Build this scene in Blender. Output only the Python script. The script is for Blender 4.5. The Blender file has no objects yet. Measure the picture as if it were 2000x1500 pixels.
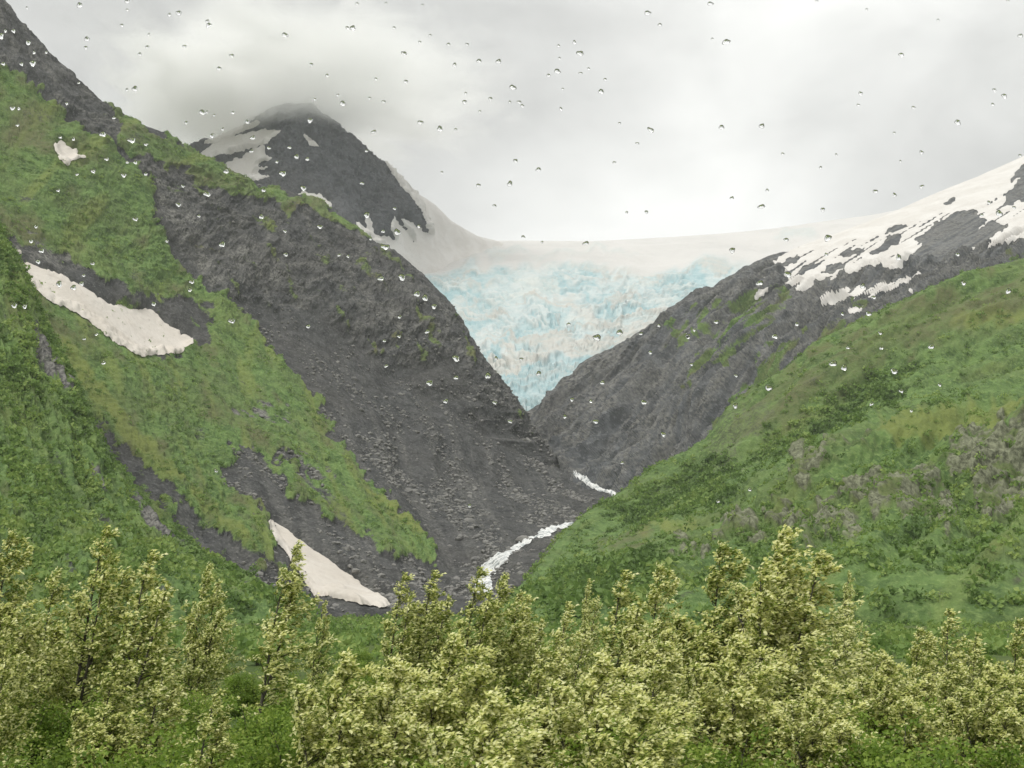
import bpy, math, random
import numpy as np
from mathutils import Vector

# ------------------------------------------------------------------ camera
random.seed(7)
RNG = np.random.default_rng(11)
FPX = 2414.0                      # focal length in photograph pixels (2000 wide)
CAM = np.array((0.0, 0.0, 6.0))
PITCH = math.atan(450.0 / FPX)
CP, SP = math.cos(PITCH), math.sin(PITCH)
sc = bpy.context.scene
col = sc.collection
cd = bpy.data.cameras.new('camera')
cam = bpy.data.objects.new('camera', cd)
col.objects.link(cam)
cam.location = CAM
cam.rotation_euler = (math.pi / 2 + PITCH, 0, 0)
cd.sensor_width = 36.0
cd.lens = 36.0 * FPX / 2000.0
cd.clip_start = 0.05
cd.clip_end = 30000.0
sc.camera = cam

# ------------------------------------------------------------------ light
SUN_EL, SUN_AZ = math.radians(52), math.radians(215)     # azimuth clockwise from +Y
world = bpy.data.worlds.new('World')
sc.world = world
world.use_nodes = True
wt = world.node_tree
wt.nodes.clear()


def nd(t, kind, **kw):
    n = t.nodes.new(kind)
    for k, v in kw.items():
        if k.startswith('i_'):
            n.inputs[k[2:]].default_value = v
        else:
            setattr(n, k, v)
    return n


def lk(t, a, b):
    t.links.new(a, b)


def mathn(t, op, a, b=None, c=None, clamp=False):
    n = t.nodes.new('ShaderNodeMath')
    n.operation = op
    n.use_clamp = clamp
    for i, x in enumerate((a, b, c)):
        if x is None:
            continue
        if isinstance(x, (int, float)):
            n.inputs[i].default_value = x
        else:
            t.links.new(x, n.inputs[i])
    return n.outputs[0]


def mixc(t, f, a, b, mode='MIX'):
    n = t.nodes.new('ShaderNodeMix')
    n.data_type = 'RGBA'
    n.blend_type = mode
    n.clamp_factor = True
    for i, x in ((0, f), (6, a), (7, b)):
        if isinstance(x, (int, float)):
            n.inputs[i].default_value = x
        elif isinstance(x, tuple):
            n.inputs[i].default_value = x if len(x) == 4 else x + (1.0,)
        else:
            t.links.new(x, n.inputs[i])
    return n.outputs[2]


def ramp(t, f, lo, hi, a=0.0, b=1.0, smooth=True):
    n = t.nodes.new('ShaderNodeMapRange')
    n.interpolation_type = 'SMOOTHSTEP' if smooth else 'LINEAR'
    n.clamp = True
    if not isinstance(f, (int, float)):
        t.links.new(f, n.inputs[0])
    n.inputs[1].default_value = lo
    n.inputs[2].default_value = hi
    n.inputs[3].default_value = a
    n.inputs[4].default_value = b
    return n.outputs[0]


def noise(t, vec, scale, detail=4, rough=0.55, dist=0.0):
    n = t.nodes.new('ShaderNodeTexNoise')
    n.inputs['Scale'].default_value = scale
    n.inputs['Detail'].default_value = detail
    n.inputs['Roughness'].default_value = rough
    n.inputs['Distortion'].default_value = dist
    if vec is not None:
        t.links.new(vec, n.inputs['Vector'])
    return n.outputs[0]


def view_dir(px, py):
    a, b = (px - 1000.0) / FPX, (750.0 - py) / FPX
    d = np.array((a, CP - b * SP, SP + b * CP))
    return d / np.linalg.norm(d)


# overcast sky: a lit cloud layer with soft billows over a Nishita sky
tc = nd(wt, 'ShaderNodeTexCoord')
sky = nd(wt, 'ShaderNodeTexSky', sky_type='NISHITA', sun_disc=False, sun_elevation=SUN_EL, sun_rotation=SUN_AZ)
skyc = mixc(wt, 1.0, sky.outputs[0], (0.09, 0.09, 0.09), 'MULTIPLY')
mp = nd(wt, 'ShaderNodeMapping')
mp.inputs['Scale'].default_value = (1.0, 1.0, 1.7)
mp.inputs['Location'].default_value = (0.35, 0.1, 0.2)
lk(wt, tc.outputs['Generated'], mp.inputs[0])
n1 = noise(wt, mp.outputs[0], 3.2, 5, 0.5, 0.35)
n2 = noise(wt, mp.outputs[0], 9.0, 5, 0.55, 0.4)
v = mathn(wt, 'ADD', mathn(wt, 'MULTIPLY', mathn(wt, 'SUBTRACT', n1, 0.5), 0.62),
          mathn(wt, 'MULTIPLY', mathn(wt, 'SUBTRACT', n2, 0.5), 0.30))
v = mathn(wt, 'ADD', v, 0.655)
CLOUD_BANKS = [(800, 70, 0.26, -0.19), (350, 40, 0.20, -0.08), (1250, 60, 0.12, -0.06), (1650, 110, 0.16, 0.07), (1150, 440, 0.20, 0.25), (650, 110, 0.2, 0.03),
               (1850, 300, 0.07, -0.06), (1500, 330, 0.14, 0.05)]
for px, py, w, amp in CLOUD_BANKS:
    d = view_dir(px, py)
    dn = nd(wt, 'ShaderNodeVectorMath', operation='DISTANCE')
    dn.inputs[1].default_value = tuple(d)
    lk(wt, tc.outputs['Generated'], dn.inputs[0])
    v = mathn(wt, 'ADD', v, ramp(wt, dn.outputs['Value'], 0.0, w * 1.6, amp, 0.0))
v = mathn(wt, 'MAXIMUM', mathn(wt, 'MINIMUM', v, 0.93), 0.45)
# an overcast sky grows brighter towards the zenith (CIE overcast distribution, softened)
sz = nd(wt, 'ShaderNodeSeparateXYZ')
lk(wt, tc.outputs['Generated'], sz.inputs[0])
v = mathn(wt, 'MULTIPLY', v, mathn(wt, 'ADD', mathn(wt, 'MULTIPLY', mathn(wt, 'MAXIMUM', sz.outputs[2], 0.0), 1.15), 0.575))
cloudc = mixc(wt, 1.0, (1.0, 0.992, 0.965), v, 'MULTIPLY')
wc = mixc(wt, 0.94, skyc, cloudc)
bg = nd(wt, 'ShaderNodeBackground')
bg.inputs['Strength'].default_value = 1.0
lk(wt, wc, bg.inputs[0])
wo = nd(wt, 'ShaderNodeOutputWorld')
lk(wt, bg.outputs[0], wo.inputs[0])

sl = bpy.data.lights.new('sun', 'SUN')
sl.energy = 1.5
sl.angle = math.radians(25)
sl.color = (1.0, 0.965, 0.9)
sun = bpy.data.objects.new('sun', sl)
col.objects.link(sun)
sd = Vector((math.sin(SUN_AZ) * math.cos(SUN_EL), math.cos(SUN_AZ) * math.cos(SUN_EL), math.sin(SUN_EL)))
sun.rotation_euler = sd.to_track_quat('Z', 'Y').to_euler()
sun.location = (0, -50, 200)

vs = sc.view_settings
vs.view_transform = 'Standard'
vs.look = 'None'
vs.exposure = 0.42
vs.gamma = 1.0
vs.use_curve_mapping = False
sc.render.engine = 'CYCLES'
cy = sc.cycles
cy.use_denoising = True
cy.max_bounces = 14
cy.diffuse_bounces = 3
cy.volume_bounces = 14
cy.transparent_max_bounces = 16


# ------------------------------------------------------------------ helpers
def at(px, py, Y):
    """World point that lies Y metres ahead of the camera in the direction of a photograph pixel."""
    a = (np.asarray(px, float) - 1000.0) / FPX
    b = (750.0 - np.asarray(py, float)) / FPX
    dy = CP - b * SP
    s = np.asarray(Y, float) / dy
    return np.stack((CAM[0] + a * s, CAM[1] + dy * s, CAM[2] + (SP + b * CP) * s), -1)


def project(P):
    q = P - CAM
    depth = q[..., 1] * CP + q[..., 2] * SP
    up = -q[..., 1] * SP + q[..., 2] * CP
    return 1000.0 + FPX * q[..., 0] / depth, 750.0 - FPX * up / depth


def _grad(ix, iy, seed):
    h = (ix * 374761393 + iy * 668265263 + seed * 974711) & 0xffffffff
    h = ((h ^ (h >> 13)) * 1274126177) & 0xffffffff
    h = h ^ (h >> 16)
    a = h * (2 * math.pi / 4294967296.0)
    return np.cos(a), np.sin(a)


def pn(x, y, seed=0):
    """2-D gradient noise, about -0.7..0.7."""
    x = np.asarray(x, float)
    y = np.asarray(y, float)
    ix = np.floor(x).astype(np.int64)
    iy = np.floor(y).astype(np.int64)
    fx, fy = x - ix, y - iy
    u = fx * fx * fx * (fx * (fx * 6 - 15) + 10)
    w = fy * fy * fy * (fy * (fy * 6 - 15) + 10)
    g = []
    for dx in (0, 1):
        for dy in (0, 1):
            gx, gy = _grad(ix + dx, iy + dy, seed)
            g.append(gx * (fx - dx) + gy * (fy - dy))
    a = g[0] * (1 - u) + g[2] * u
    b = g[1] * (1 - u) + g[3] * u
    return a * (1 - w) + b * w


def fbm(x, y, octs=4, seed=0, gain=0.5, lac=2.03):
    r, amp = 0.0, 1.0
    for o in range(octs):
        r = r + amp * pn(x, y, seed + o * 17)
        x, y, amp = x * lac + 3.7, y * lac + 1.3, amp * gain
    return r


def ridged(x, y, octs=4, seed=0, gain=0.5):
    r, amp = 0.0, 1.0
    for o in range(octs):
        r = r + amp * (1 - 2.4 * np.abs(pn(x, y, seed + o * 13)))
        x, y, amp = x * 2.1 + 5.1, y * 2.1 + 2.2, amp * gain
    return r


def inside(px, py, poly):
    res = np.zeros(px.shape, bool)
    n = len(poly)
    for i in range(n):
        x0, y0 = poly[i][:2]
        x1, y1 = poly[(i + 1) % n][:2]
        if y0 == y1:
            continue
        c = ((y0 > py) != (y1 > py)) & (px < (x1 - x0) * (py - y0) / (y1 - y0) + x0)
        res ^= c
    return res


def blur(m, n=1):
    m = m.astype(float)
    for _ in range(n):
        p = np.pad(m, 1, mode='edge')
        m = (p[:-2, 1:-1] + p[2:, 1:-1] + p[1:-1, :-2] + p[1:-1, 2:] + 2 * p[1:-1, 1:-1]) / 6.0
    return m


def pchip(xs, ys, x):
    """Monotone cubic through rows ys (k, ...) at xs, sampled at x (n,)."""
    xs = np.asarray(xs, float)
    ys = np.asarray(ys, float)
    h = np.diff(xs)
    sh = (-1,) + (1,) * (ys.ndim - 1)
    dl = np.diff(ys, axis=0) / h.reshape(sh)
    m = np.zeros_like(ys)
    m[0], m[-1] = dl[0], dl[-1]
    a, b = dl[:-1], dl[1:]
    ok = a * b > 0
    m[1:-1] = np.where(ok, 2 * a * b / np.where(ok, a + b, 1), 0)
    i = np.clip(np.searchsorted(xs, x, 'right') - 1, 0, len(xs) - 2)
    t = ((x - xs[i]) / h[i]).reshape(sh)
    hh = h[i].reshape(sh)
    return ((2 * t ** 3 - 3 * t ** 2 + 1) * ys[i] + (t ** 3 - 2 * t ** 2 + t) * hh * m[i]
            + (-2 * t ** 3 + 3 * t ** 2) * ys[i + 1] + (t ** 3 - t ** 2) * hh * m[i + 1])


def mesh_obj(name, verts, faces, mat, parent=None, smooth=True, attrs=None):
    """faces: (n,3) or (n,4) array, or a list of both kinds of array."""
    me = bpy.data.meshes.new(name)
    verts = np.asarray(verts, np.float32).reshape(-1, 3)
    fl = faces if isinstance(faces, list) else [faces]
    fl = [np.asarray(f, np.int32) for f in fl if len(f)]
    me.vertices.add(len(verts))
    me.vertices.foreach_set('co', verts.ravel())
    loops = np.concatenate([f.ravel() for f in fl])
    tot = np.concatenate([np.full(len(f), f.shape[1], np.int32) for f in fl])
    start = np.concatenate(([0], np.cumsum(tot)[:-1])).astype(np.int32)
    me.loops.add(len(loops))
    me.loops.foreach_set('vertex_index', loops)
    me.polygons.add(len(tot))
    me.polygons.foreach_set('loop_start', start)
    me.polygons.foreach_set('loop_total', tot)
    me.polygons.foreach_set('use_smooth', np.full(len(tot), smooth, bool))
    me.update(calc_edges=True)
    me.validate()
    for k, a in (attrs or {}).items():
        a = np.asarray(a, np.float32)
        if a.ndim == 2:
            at_ = me.attributes.new(k, 'FLOAT_COLOR', 'POINT')
            at_.data.foreach_set('color', a.ravel())
        else:
            at_ = me.attributes.new(k, 'FLOAT', 'POINT')
            at_.data.foreach_set('value', a)
    if mat:
        me.materials.append(mat)
    o = bpy.data.objects.new(name, me)
    col.objects.link(o)
    if parent:
        o.parent = parent
    return o


def tag(o, label=None, cat=None, group=None, kind=None):
    if label:
        o['label'] = label
    if cat:
        o['category'] = cat
    if group:
        o['group'] = group
    if kind:
        o['kind'] = kind
    return o


def empty(name, loc, rz=0.0):
    o = bpy.data.objects.new(name, None)
    o.empty_display_size = 0.3
    o.location = loc
    o.rotation_euler = (0, 0, rz)
    col.objects.link(o)
    return o


def copy_tree(o, parent=None):
    c = o.copy()
    col.objects.link(c)
    c.parent = parent
    for ch in list(o.children):
        copy_tree(ch, c)
    return c


# ------------------------------------------------------------------ materials
def new_mat(name):
    m = bpy.data.materials.new(name)
    m.use_nodes = True
    t = m.node_tree
    t.nodes.clear()
    out = t.nodes.new('ShaderNodeOutputMaterial')
    p = t.nodes.new('ShaderNodeBsdfPrincipled')
    p.inputs['Roughness'].default_value = 0.9
    p.inputs['Specular IOR Level'].default_value = 0.15
    t.links.new(p.outputs[0], out.inputs[0])
    return m, t, p, out


def attr(t, name, sock='Fac'):
    n = t.nodes.new('ShaderNodeAttribute')
    n.attribute_name = name
    return n.outputs[sock]


def sep(t, c):
    n = t.nodes.new('ShaderNodeSeparateColor')
    t.links.new(c, n.inputs[0])
    return n.outputs


def coords(t, scale=(1, 1, 1), rot=(0, 0, 0)):
    c = t.nodes.new('ShaderNodeTexCoord')
    m = t.nodes.new('ShaderNodeMapping')
    m.inputs['Scale'].default_value = scale
    m.inputs['Rotation'].default_value = rot
    t.links.new(c.outputs['Object'], m.inputs[0])
    return m.outputs[0]


def bump(t, p, h, strength, dist):
    b = t.nodes.new('ShaderNodeBump')
    b.inputs['Strength'].default_value = strength
    b.inputs['Distance'].default_value = dist
    t.links.new(h, b.inputs['Height'])
    t.links.new(b.outputs[0], p.inputs['Normal'])


def terrain_material(name, rock_a, rock_b, rock_c, sc_=1.0, warm=0.12, pale_c=(0.225, 0.218, 0.20)):
    """zone attribute: R plant cover, G yellow-green tint, B brown heath, A pale rock."""
    m, t, p, out = new_mat(name)
    zc = t.nodes.new('ShaderNodeAttribute')
    zc.attribute_name = 'zone'
    z = sep(t, zc.outputs['Color'])
    za = zc.outputs['Alpha']
    v = coords(t)
    big = noise(t, v, 0.012 * sc_, 5, 0.6)
    mid = noise(t, v, 0.07 * sc_, 6, 0.65)
    fine = noise(t, v, 0.35 * sc_, 5, 0.7)
    # bare ground
    r = mixc(t, ramp(t, mid, 0.38, 0.62), rock_a, rock_b)
    r = mixc(t, ramp(t, fine, 0.5, 0.72), r, rock_c)
    r = mixc(t, ramp(t, big, 0.4, 0.65, 0, warm), r, (0.105, 0.09, 0.075))
    r = mixc(t, mathn(t, 'MULTIPLY', za, ramp(t, fine, 0.35, 0.6)), r, pale_c)
    # plants
    g = mixc(t, ramp(t, mid, 0.35, 0.65), (0.062, 0.112, 0.034), (0.135, 0.215, 0.066))
    g = mixc(t, ramp(t, fine, 0.45, 0.75), g, (0.21, 0.29, 0.10))
    g = mixc(t, ramp(t, big, 0.45, 0.68, 0, 0.4), g, (0.12, 0.14, 0.058))
    g = mixc(t, mathn(t, 'MULTIPLY', z[1], ramp(t, mid, 0.25, 0.6, 0.45, 1.0)), g, (0.19, 0.22, 0.062))
    g = mixc(t, mathn(t, 'MULTIPLY', z[2], ramp(t, fine, 0.3, 0.65, 0.45, 1.0)), g, (0.135, 0.125, 0.066))
    e = mathn(t, 'ADD', z[0], mathn(t, 'MULTIPLY', mathn(t, 'SUBTRACT', fine, 0.5), 0.9))
    c = mixc(t, ramp(t, e, 0.35, 0.65), r, g)
    lk(t, c, p.inputs['Base Color'])
    h = mathn(t, 'ADD', mathn(t, 'MULTIPLY', mid, 1.0), mathn(t, 'MULTIPLY', fine, 0.5))
    bump(t, p, h, 0.8, 3.0 / sc_)
    return m


M = {}
M['rock'] = terrain_material('dark_rock_and_grass', (0.040, 0.041, 0.042), (0.080, 0.080, 0.080), (0.16, 0.16, 0.158))
M['hill'] = terrain_material('green_hill', (0.06, 0.066, 0.04), (0.12, 0.13, 0.08), (0.235, 0.25, 0.165), 1.0, 0.1, (0.265, 0.28, 0.185))
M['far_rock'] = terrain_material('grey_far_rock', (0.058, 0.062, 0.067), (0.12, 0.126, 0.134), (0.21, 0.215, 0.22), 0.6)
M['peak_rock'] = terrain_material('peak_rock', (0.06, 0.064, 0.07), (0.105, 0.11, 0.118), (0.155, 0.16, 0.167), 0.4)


def snow_material(name, ca, cb, cc):
    m, t, p, out = new_mat(name)
    v = coords(t)
    n1 = noise(t, v, 0.02, 5, 0.6, 0.5)
    n2 = noise(t, v, 0.2, 5, 0.65)
    c = mixc(t, ramp(t, n1, 0.35, 0.65), ca, cb)
    c = mixc(t, ramp(t, n2, 0.55, 0.75, 0, 0.5), c, cc)
    lk(t, c, p.inputs['Base Color'])
    n3 = noise(t, v, 0.045, 8, 0.7, 1.2)
    c = mixc(t, ramp(t, n3, 0.54, 0.74, 0, 0.55), c, cc)
    lk(t, c, p.inputs['Base Color'])
    p.inputs['Roughness'].default_value = 0.7
    bump(t, p, n2, 0.7, 1.5)
    return m


M['snow'] = snow_material('old_snow', (0.64, 0.595, 0.545), (0.57, 0.52, 0.465), (0.44, 0.395, 0.35))
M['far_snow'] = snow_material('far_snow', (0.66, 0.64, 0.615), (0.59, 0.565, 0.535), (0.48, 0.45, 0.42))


def glacier_material():
    m, t, p, out = new_mat('glacier_ice')
    zc = t.nodes.new('ShaderNodeAttribute')
    zc.attribute_name = 'zone'
    z = sep(t, zc.outputs['Color'])
    v = coords(t)
    n1 = noise(t, v, 0.008, 5, 0.6, 0.6)
    n2 = noise(t, v, 0.05, 6, 0.65)
    snow = mixc(t, ramp(t, n1, 0.35, 0.7), (0.585, 0.57, 0.555), (0.535, 0.525, 0.51))
    ice = mixc(t, ramp(t, n2, 0.35, 0.65), (0.46, 0.535, 0.545), (0.55, 0.59, 0.585))
    ice = mixc(t, ramp(t, n1, 0.45, 0.7, 0, 0.6), ice, (0.57, 0.585, 0.55))
    deep = mixc(t, ramp(t, n2, 0.3, 0.7), (0.27, 0.42, 0.455), (0.40, 0.515, 0.535))
    c = mixc(t, z[0], snow, ice)
    c = mixc(t, z[2], c, deep)
    c = mixc(t, mathn(t, 'MULTIPLY', z[1], ramp(t, n2, 0.3, 0.6, 0.5, 1.0)), c, (0.50, 0.475, 0.435))
    lk(t, c, p.inputs['Base Color'])
    p.inputs['Roughness'].default_value = 0.6
    bump(t, p, n2, 0.6, 6.0)
    return m


M['ice'] = glacier_material()


def leaf_material(name, stops, trans=0.3):
    """Leaf colour comes from the per-leaf 'tint' value: dark through green to pale, which on poplars is the underside."""
    m, t, p, out = new_mat(name)
    f = attr(t, 'tint')
    oi = t.nodes.new('ShaderNodeObjectInfo')
    cr = t.nodes.new('ShaderNodeValToRGB')
    els = cr.color_ramp.elements
    els[0].position, els[0].color = stops[0][0], stops[0][1] + (1,)
    els[1].position, els[1].color = stops[-1][0], stops[-1][1] + (1,)
    for pos, c in stops[1:-1]:
        e = els.new(pos)
        e.color = c + (1,)
    ff = mathn(t, 'ADD', f, mathn(t, 'MULTIPLY', mathn(t, 'SUBTRACT', oi.outputs['Random'], 0.5), 0.16))
    lk(t, ff, cr.inputs[0])
    lk(t, cr.outputs[0], p.inputs['Base Color'])
    p.inputs['Roughness'].default_value = 0.55
    p.inputs['Specular IOR Level'].default_value = 0.3
    tr = t.nodes.new('ShaderNodeBsdfTranslucent')
    lk(t, cr.outputs[0], tr.inputs[0])
    mx = t.nodes.new('ShaderNodeMixShader')
    mx.inputs[0].default_value = trans
    lk(t, p.outputs[0], mx.inputs[1])
    lk(t, tr.outputs[0], mx.inputs[2])
    lk(t, mx.outputs[0], out.inputs[0])
    return m


M['poplar'] = leaf_material('poplar_leaf', [(0.0, (0.12, 0.175, 0.022)), (0.35, (0.28, 0.35, 0.062)),
                                           (0.62, (0.72, 0.73, 0.27)), (1.0, (0.94, 0.93, 0.55))], 0.45)
M['alder'] = leaf_material('alder_leaf', [(0.0, (0.11, 0.19, 0.024)), (0.5, (0.23, 0.34, 0.05)),
                                         (1.0, (0.42, 0.50, 0.12))], 0.45)
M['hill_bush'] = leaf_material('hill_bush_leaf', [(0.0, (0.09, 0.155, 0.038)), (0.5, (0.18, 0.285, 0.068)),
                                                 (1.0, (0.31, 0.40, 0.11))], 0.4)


def bark_material():
    m, t, p, out = new_mat('bark')
    v = coords(t, (6, 6, 1))
    c = mixc(t, noise(t, v, 3, 4), (0.05, 0.045, 0.038), (0.13, 0.12, 0.10))
    lk(t, c, p.inputs['Base Color'])
    return m


M['bark'] = bark_material()


def boulder_material():
    m, t, p, out = new_mat('boulder')
    oi = t.nodes.new('ShaderNodeObjectInfo')
    v = coords(t)
    c = mixc(t, noise(t, v, 1.2, 5, 0.65), (0.085, 0.083, 0.08), (0.27, 0.265, 0.255))
    c = mixc(t, ramp(t, oi.outputs['Random'], 0, 1, 0, 0.5), c, (0.28, 0.27, 0.255))
    lk(t, c, p.inputs['Base Color'])
    bump(t, p, noise(t, v, 3.0, 4), 0.5, 0.3)
    return m


M['boulder'] = boulder_material()


def water_material():
    m, t, p, out = new_mat('white_water')
    v = coords(t)
    n = noise(t, v, 0.16, 5, 0.7)
    c = mixc(t, ramp(t, n, 0.38, 0.56), (0.30, 0.33, 0.34), (0.82, 0.82, 0.81))
    lk(t, c, p.inputs['Base Color'])
    p.inputs['Roughness'].default_value = 0.4
    bump(t, p, n, 0.8, 1.5)
    return m


M['water'] = water_material()


def ground_material():
    m, t, p, out = new_mat('valley_ground')
    v = coords(t)
    a = noise(t, v, 0.05, 6, 0.6)
    b = noise(t, v, 0.8, 5, 0.65)
    c = mixc(t, ramp(t, a, 0.35, 0.65), (0.05, 0.085, 0.02), (0.09, 0.12, 0.035))
    c = mixc(t, ramp(t, b, 0.55, 0.75), c, (0.11, 0.10, 0.05))
    lk(t, c, p.inputs['Base Color'])
    bump(t, p, b, 0.6, 0.3)
    return m


M['ground'] = ground_material()


# ------------------------------------------------------------------ terrain lofts
class Loft:
    """A mountain side: rows of 3-D points from behind the crest down to the foot, joined by a smooth sheet."""

    def __init__(self, rows, nu, counts, back=(300.0, -220.0)):
        us = np.linspace(0, 1, nu)
        R = []
        for row in rows:
            a = np.array([r[:3] for r in row], float)
            P = at(a[:, 0], a[:, 1], a[:, 2])
            if len(row[0]) > 3:
                u = np.array([r[3] for r in row])
            else:
                seg = np.hypot(np.diff(a[:, 0]), np.diff(a[:, 1]))
                u = np.concatenate(([0], np.cumsum(seg))) / seg.sum()
            R.append(np.stack([np.interp(us, u, P[:, k]) for k in range(3)], -1) if row is rows[0]
                     else pchip(u, P, us))
        if back:
            away = (R[0] - CAM) * (1, 1, 0)
            away /= np.linalg.norm(away, axis=1, keepdims=True)
            R.insert(0, R[0] + away * back[0] + np.array((0, 0, back[1])))
            counts = [14] + counts
        R.append(R[-1] + np.array((0, -12.0, -60.0)))
        counts = counts + [4]
        R = np.array(R)
        vs_, pos = [], 0.0
        for k, n in enumerate(counts):
            vs_.append(k + np.arange(n) / n)
        vs_.append([len(counts)])
        v = np.concatenate(vs_)
        self.P = pchip(np.arange(len(R)), R, v)         # (nv, nu, 3)
        self.v = v - (1 if back else 0)                  # 0 at the crest
        self.foot = np.clip((self.v[-1] - 1 - self.v) / 0.6, 0, 1)[:, None]
        self.nv, self.nu = self.P.shape[:2]
        self.refresh()
        d = np.linalg.norm(np.diff(self.P, axis=1), axis=2)
        self.s = np.concatenate((np.zeros((self.nv, 1)), np.cumsum(d, 1)), 1)
        self.s = np.broadcast_to(self.s[self.nv // 2], self.s.shape)      # metres across
        d = np.linalg.norm(np.diff(self.P, axis=0), axis=2)
        self.t = np.concatenate((np.zeros((1, self.nu)), np.cumsum(d, 0)), 0)   # metres down the slope
        self.crest = np.clip((self.v - 0.01) / 0.3, 0.0, 1.0)[:, None] * np.ones((1, self.nu))
        self.N0 = self.N.copy()

    def refresh(self):
        gu = np.gradient(self.P, axis=1)
        gv = np.gradient(self.P, axis=0)
        n = np.cross(gv, gu)
        n /= np.linalg.norm(n, axis=2, keepdims=True) + 1e-9
        n *= np.where(n[..., 2:3] < 0, -1, 1)
        self.N = n
        self.px, self.py = project(self.P)

    def displace(self, d):
        self.P = self.P + self.N * (d * self.foot)[..., None]
        self.refresh()

    def faces(self, mask=None):
        i = np.arange(self.nv * self.nu).reshape(self.nv, self.nu)
        q = np.stack((i[:-1, :-1], i[1:, :-1], i[1:, 1:], i[:-1, 1:]), -1)
        if mask is not None:
            q = q[mask[:-1, :-1] & mask[1:, :-1] & mask[1:, 1:] & mask[:-1, 1:]]
        return q.reshape(-1, 4)

    def jitter(self, amp, scale, seed, octs=4):
        jx = fbm(self.px / scale, self.py / scale, octs, seed, 0.6) * amp * 2
        jy = fbm(self.px / scale + 50, self.py / scale + 9, octs, seed + 5, 0.6) * amp * 2
        return self.px + jx, self.py + jy

    def zone(self, polys, amp=8, scale=30, seed=1, soft=1):
        x, y = self.jitter(amp, scale, seed)
        m = np.zeros(self.px.shape, bool)
        for p in polys:
            m |= inside(x, y, p)
        return blur(m, soft) if soft else m.astype(float)

    def build(self, name, mat, zone=None, smooth=True, kind='structure'):
        at_ = {'zone': zone.reshape(-1, 4)} if zone is not None else None
        o = mesh_obj(name, self.P.reshape(-1, 3), self.faces(), mat, None, smooth, at_)
        return tag(o, kind=kind)

    def cover(self, name, mask, mat, thick, edge=2, lump=0.0, seed=3):
        """A real layer (snow, water) lying on this slope over the masked area, cut along a smooth outline, thin at its edge."""
        m = blur(mask.astype(float), edge)
        on = m >= 0.5
        if not on.any():
            m = m / m.max()
            on = m >= 0.5
        sb = blur(on, 8)
        cur = np.zeros_like(on)
        cur[np.unravel_index(np.argmax(sb * on), sb.shape)] = True
        while True:                                       # keep the one connected piece
            g = cur.copy()
            g[1:] |= cur[:-1]
            g[:-1] |= cur[1:]
            g[:, 1:] |= cur[:, :-1]
            g[:, :-1] |= cur[:, 1:]
            g &= on
            if (g == cur).all():
                break
            cur = g
        rim = blur(cur, 2) > 0
        fld = np.where(cur, m - 0.5, np.where(rim & ~on, m - 0.5, -0.5))
        hgt = 0.35 + np.clip((m - 0.5) / 0.45, 0, 1) * thick
        hgt = hgt + lump * fbm(self.s / 25.0, self.t / 40.0, 3, seed) * np.clip((m - 0.6) * 3, 0, 1)
        P = (self.P + self.N0 * hgt[..., None]).reshape(-1, 3)
        fv = fld.ravel()
        q = self.faces()
        q = q[(fv[q] >= 0).any(1)]
        tr = np.concatenate((q[:, [0, 1, 2]], q[:, [0, 2, 3]]))
        ins = fv[tr] >= 0
        cnt = ins.sum(1)
        full = tr[cnt == 3]
        ar = lambda t_, k: np.stack([t_[np.arange(len(t_)), (k + d) % 3] for d in range(3)], 1)
        t1 = ar(tr[cnt == 1], np.argmax(ins[cnt == 1], 1))
        t2 = ar(tr[cnt == 2], np.argmin(ins[cnt == 2], 1))
        ed = np.concatenate((t1[:, [0, 1]], t1[:, [0, 2]], t2[:, [0, 1]], t2[:, [0, 2]]))
        key = np.sort(ed, 1)
        uk, inv = np.unique(key, axis=0, return_inverse=True)
        inv = inv.ravel()
        a, b = uk[:, 0], uk[:, 1]
        w = (fv[a] / (fv[a] - fv[b]))[:, None]
        E = P[a] + (P[b] - P[a]) * w
        inv = inv + len(P)
        n1, n2 = len(t1), len(t2)
        e1, e2, e3, e4 = inv[:n1], inv[n1:2 * n1], inv[2 * n1:2 * n1 + n2], inv[2 * n1 + n2:]
        F = np.concatenate((full, np.stack((t1[:, 0], e1, e2), 1), np.stack((e3, t2[:, 1], t2[:, 2]), 1), np.stack((e3, t2[:, 2], e4), 1)))
        allP = np.concatenate((P, E))
        used, Fi = np.unique(F, return_inverse=True)
        return mesh_obj(name, allP[used], Fi.reshape(-1, 3), mat)


def rockiness(L, amp, seed, along=3.0, base=60.0):
    """Gullies run down the slope; crags break them up."""
    s, t = L.s, L.t
    w = fbm(s / 160, t / 160, 2, seed + 90) * 30
    g = ridged((s + w) / base, t / (base * along), 3, seed) * 0.45
    c = ridged((s + w) / (base * 0.3), t / (base * 0.4), 4, seed + 31, 0.55) * 0.3
    f = fbm(s / (base * 0.07), t / (base * 0.07), 3, seed + 61, 0.6) * 0.14
    return amp * (g + c + f)


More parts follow.
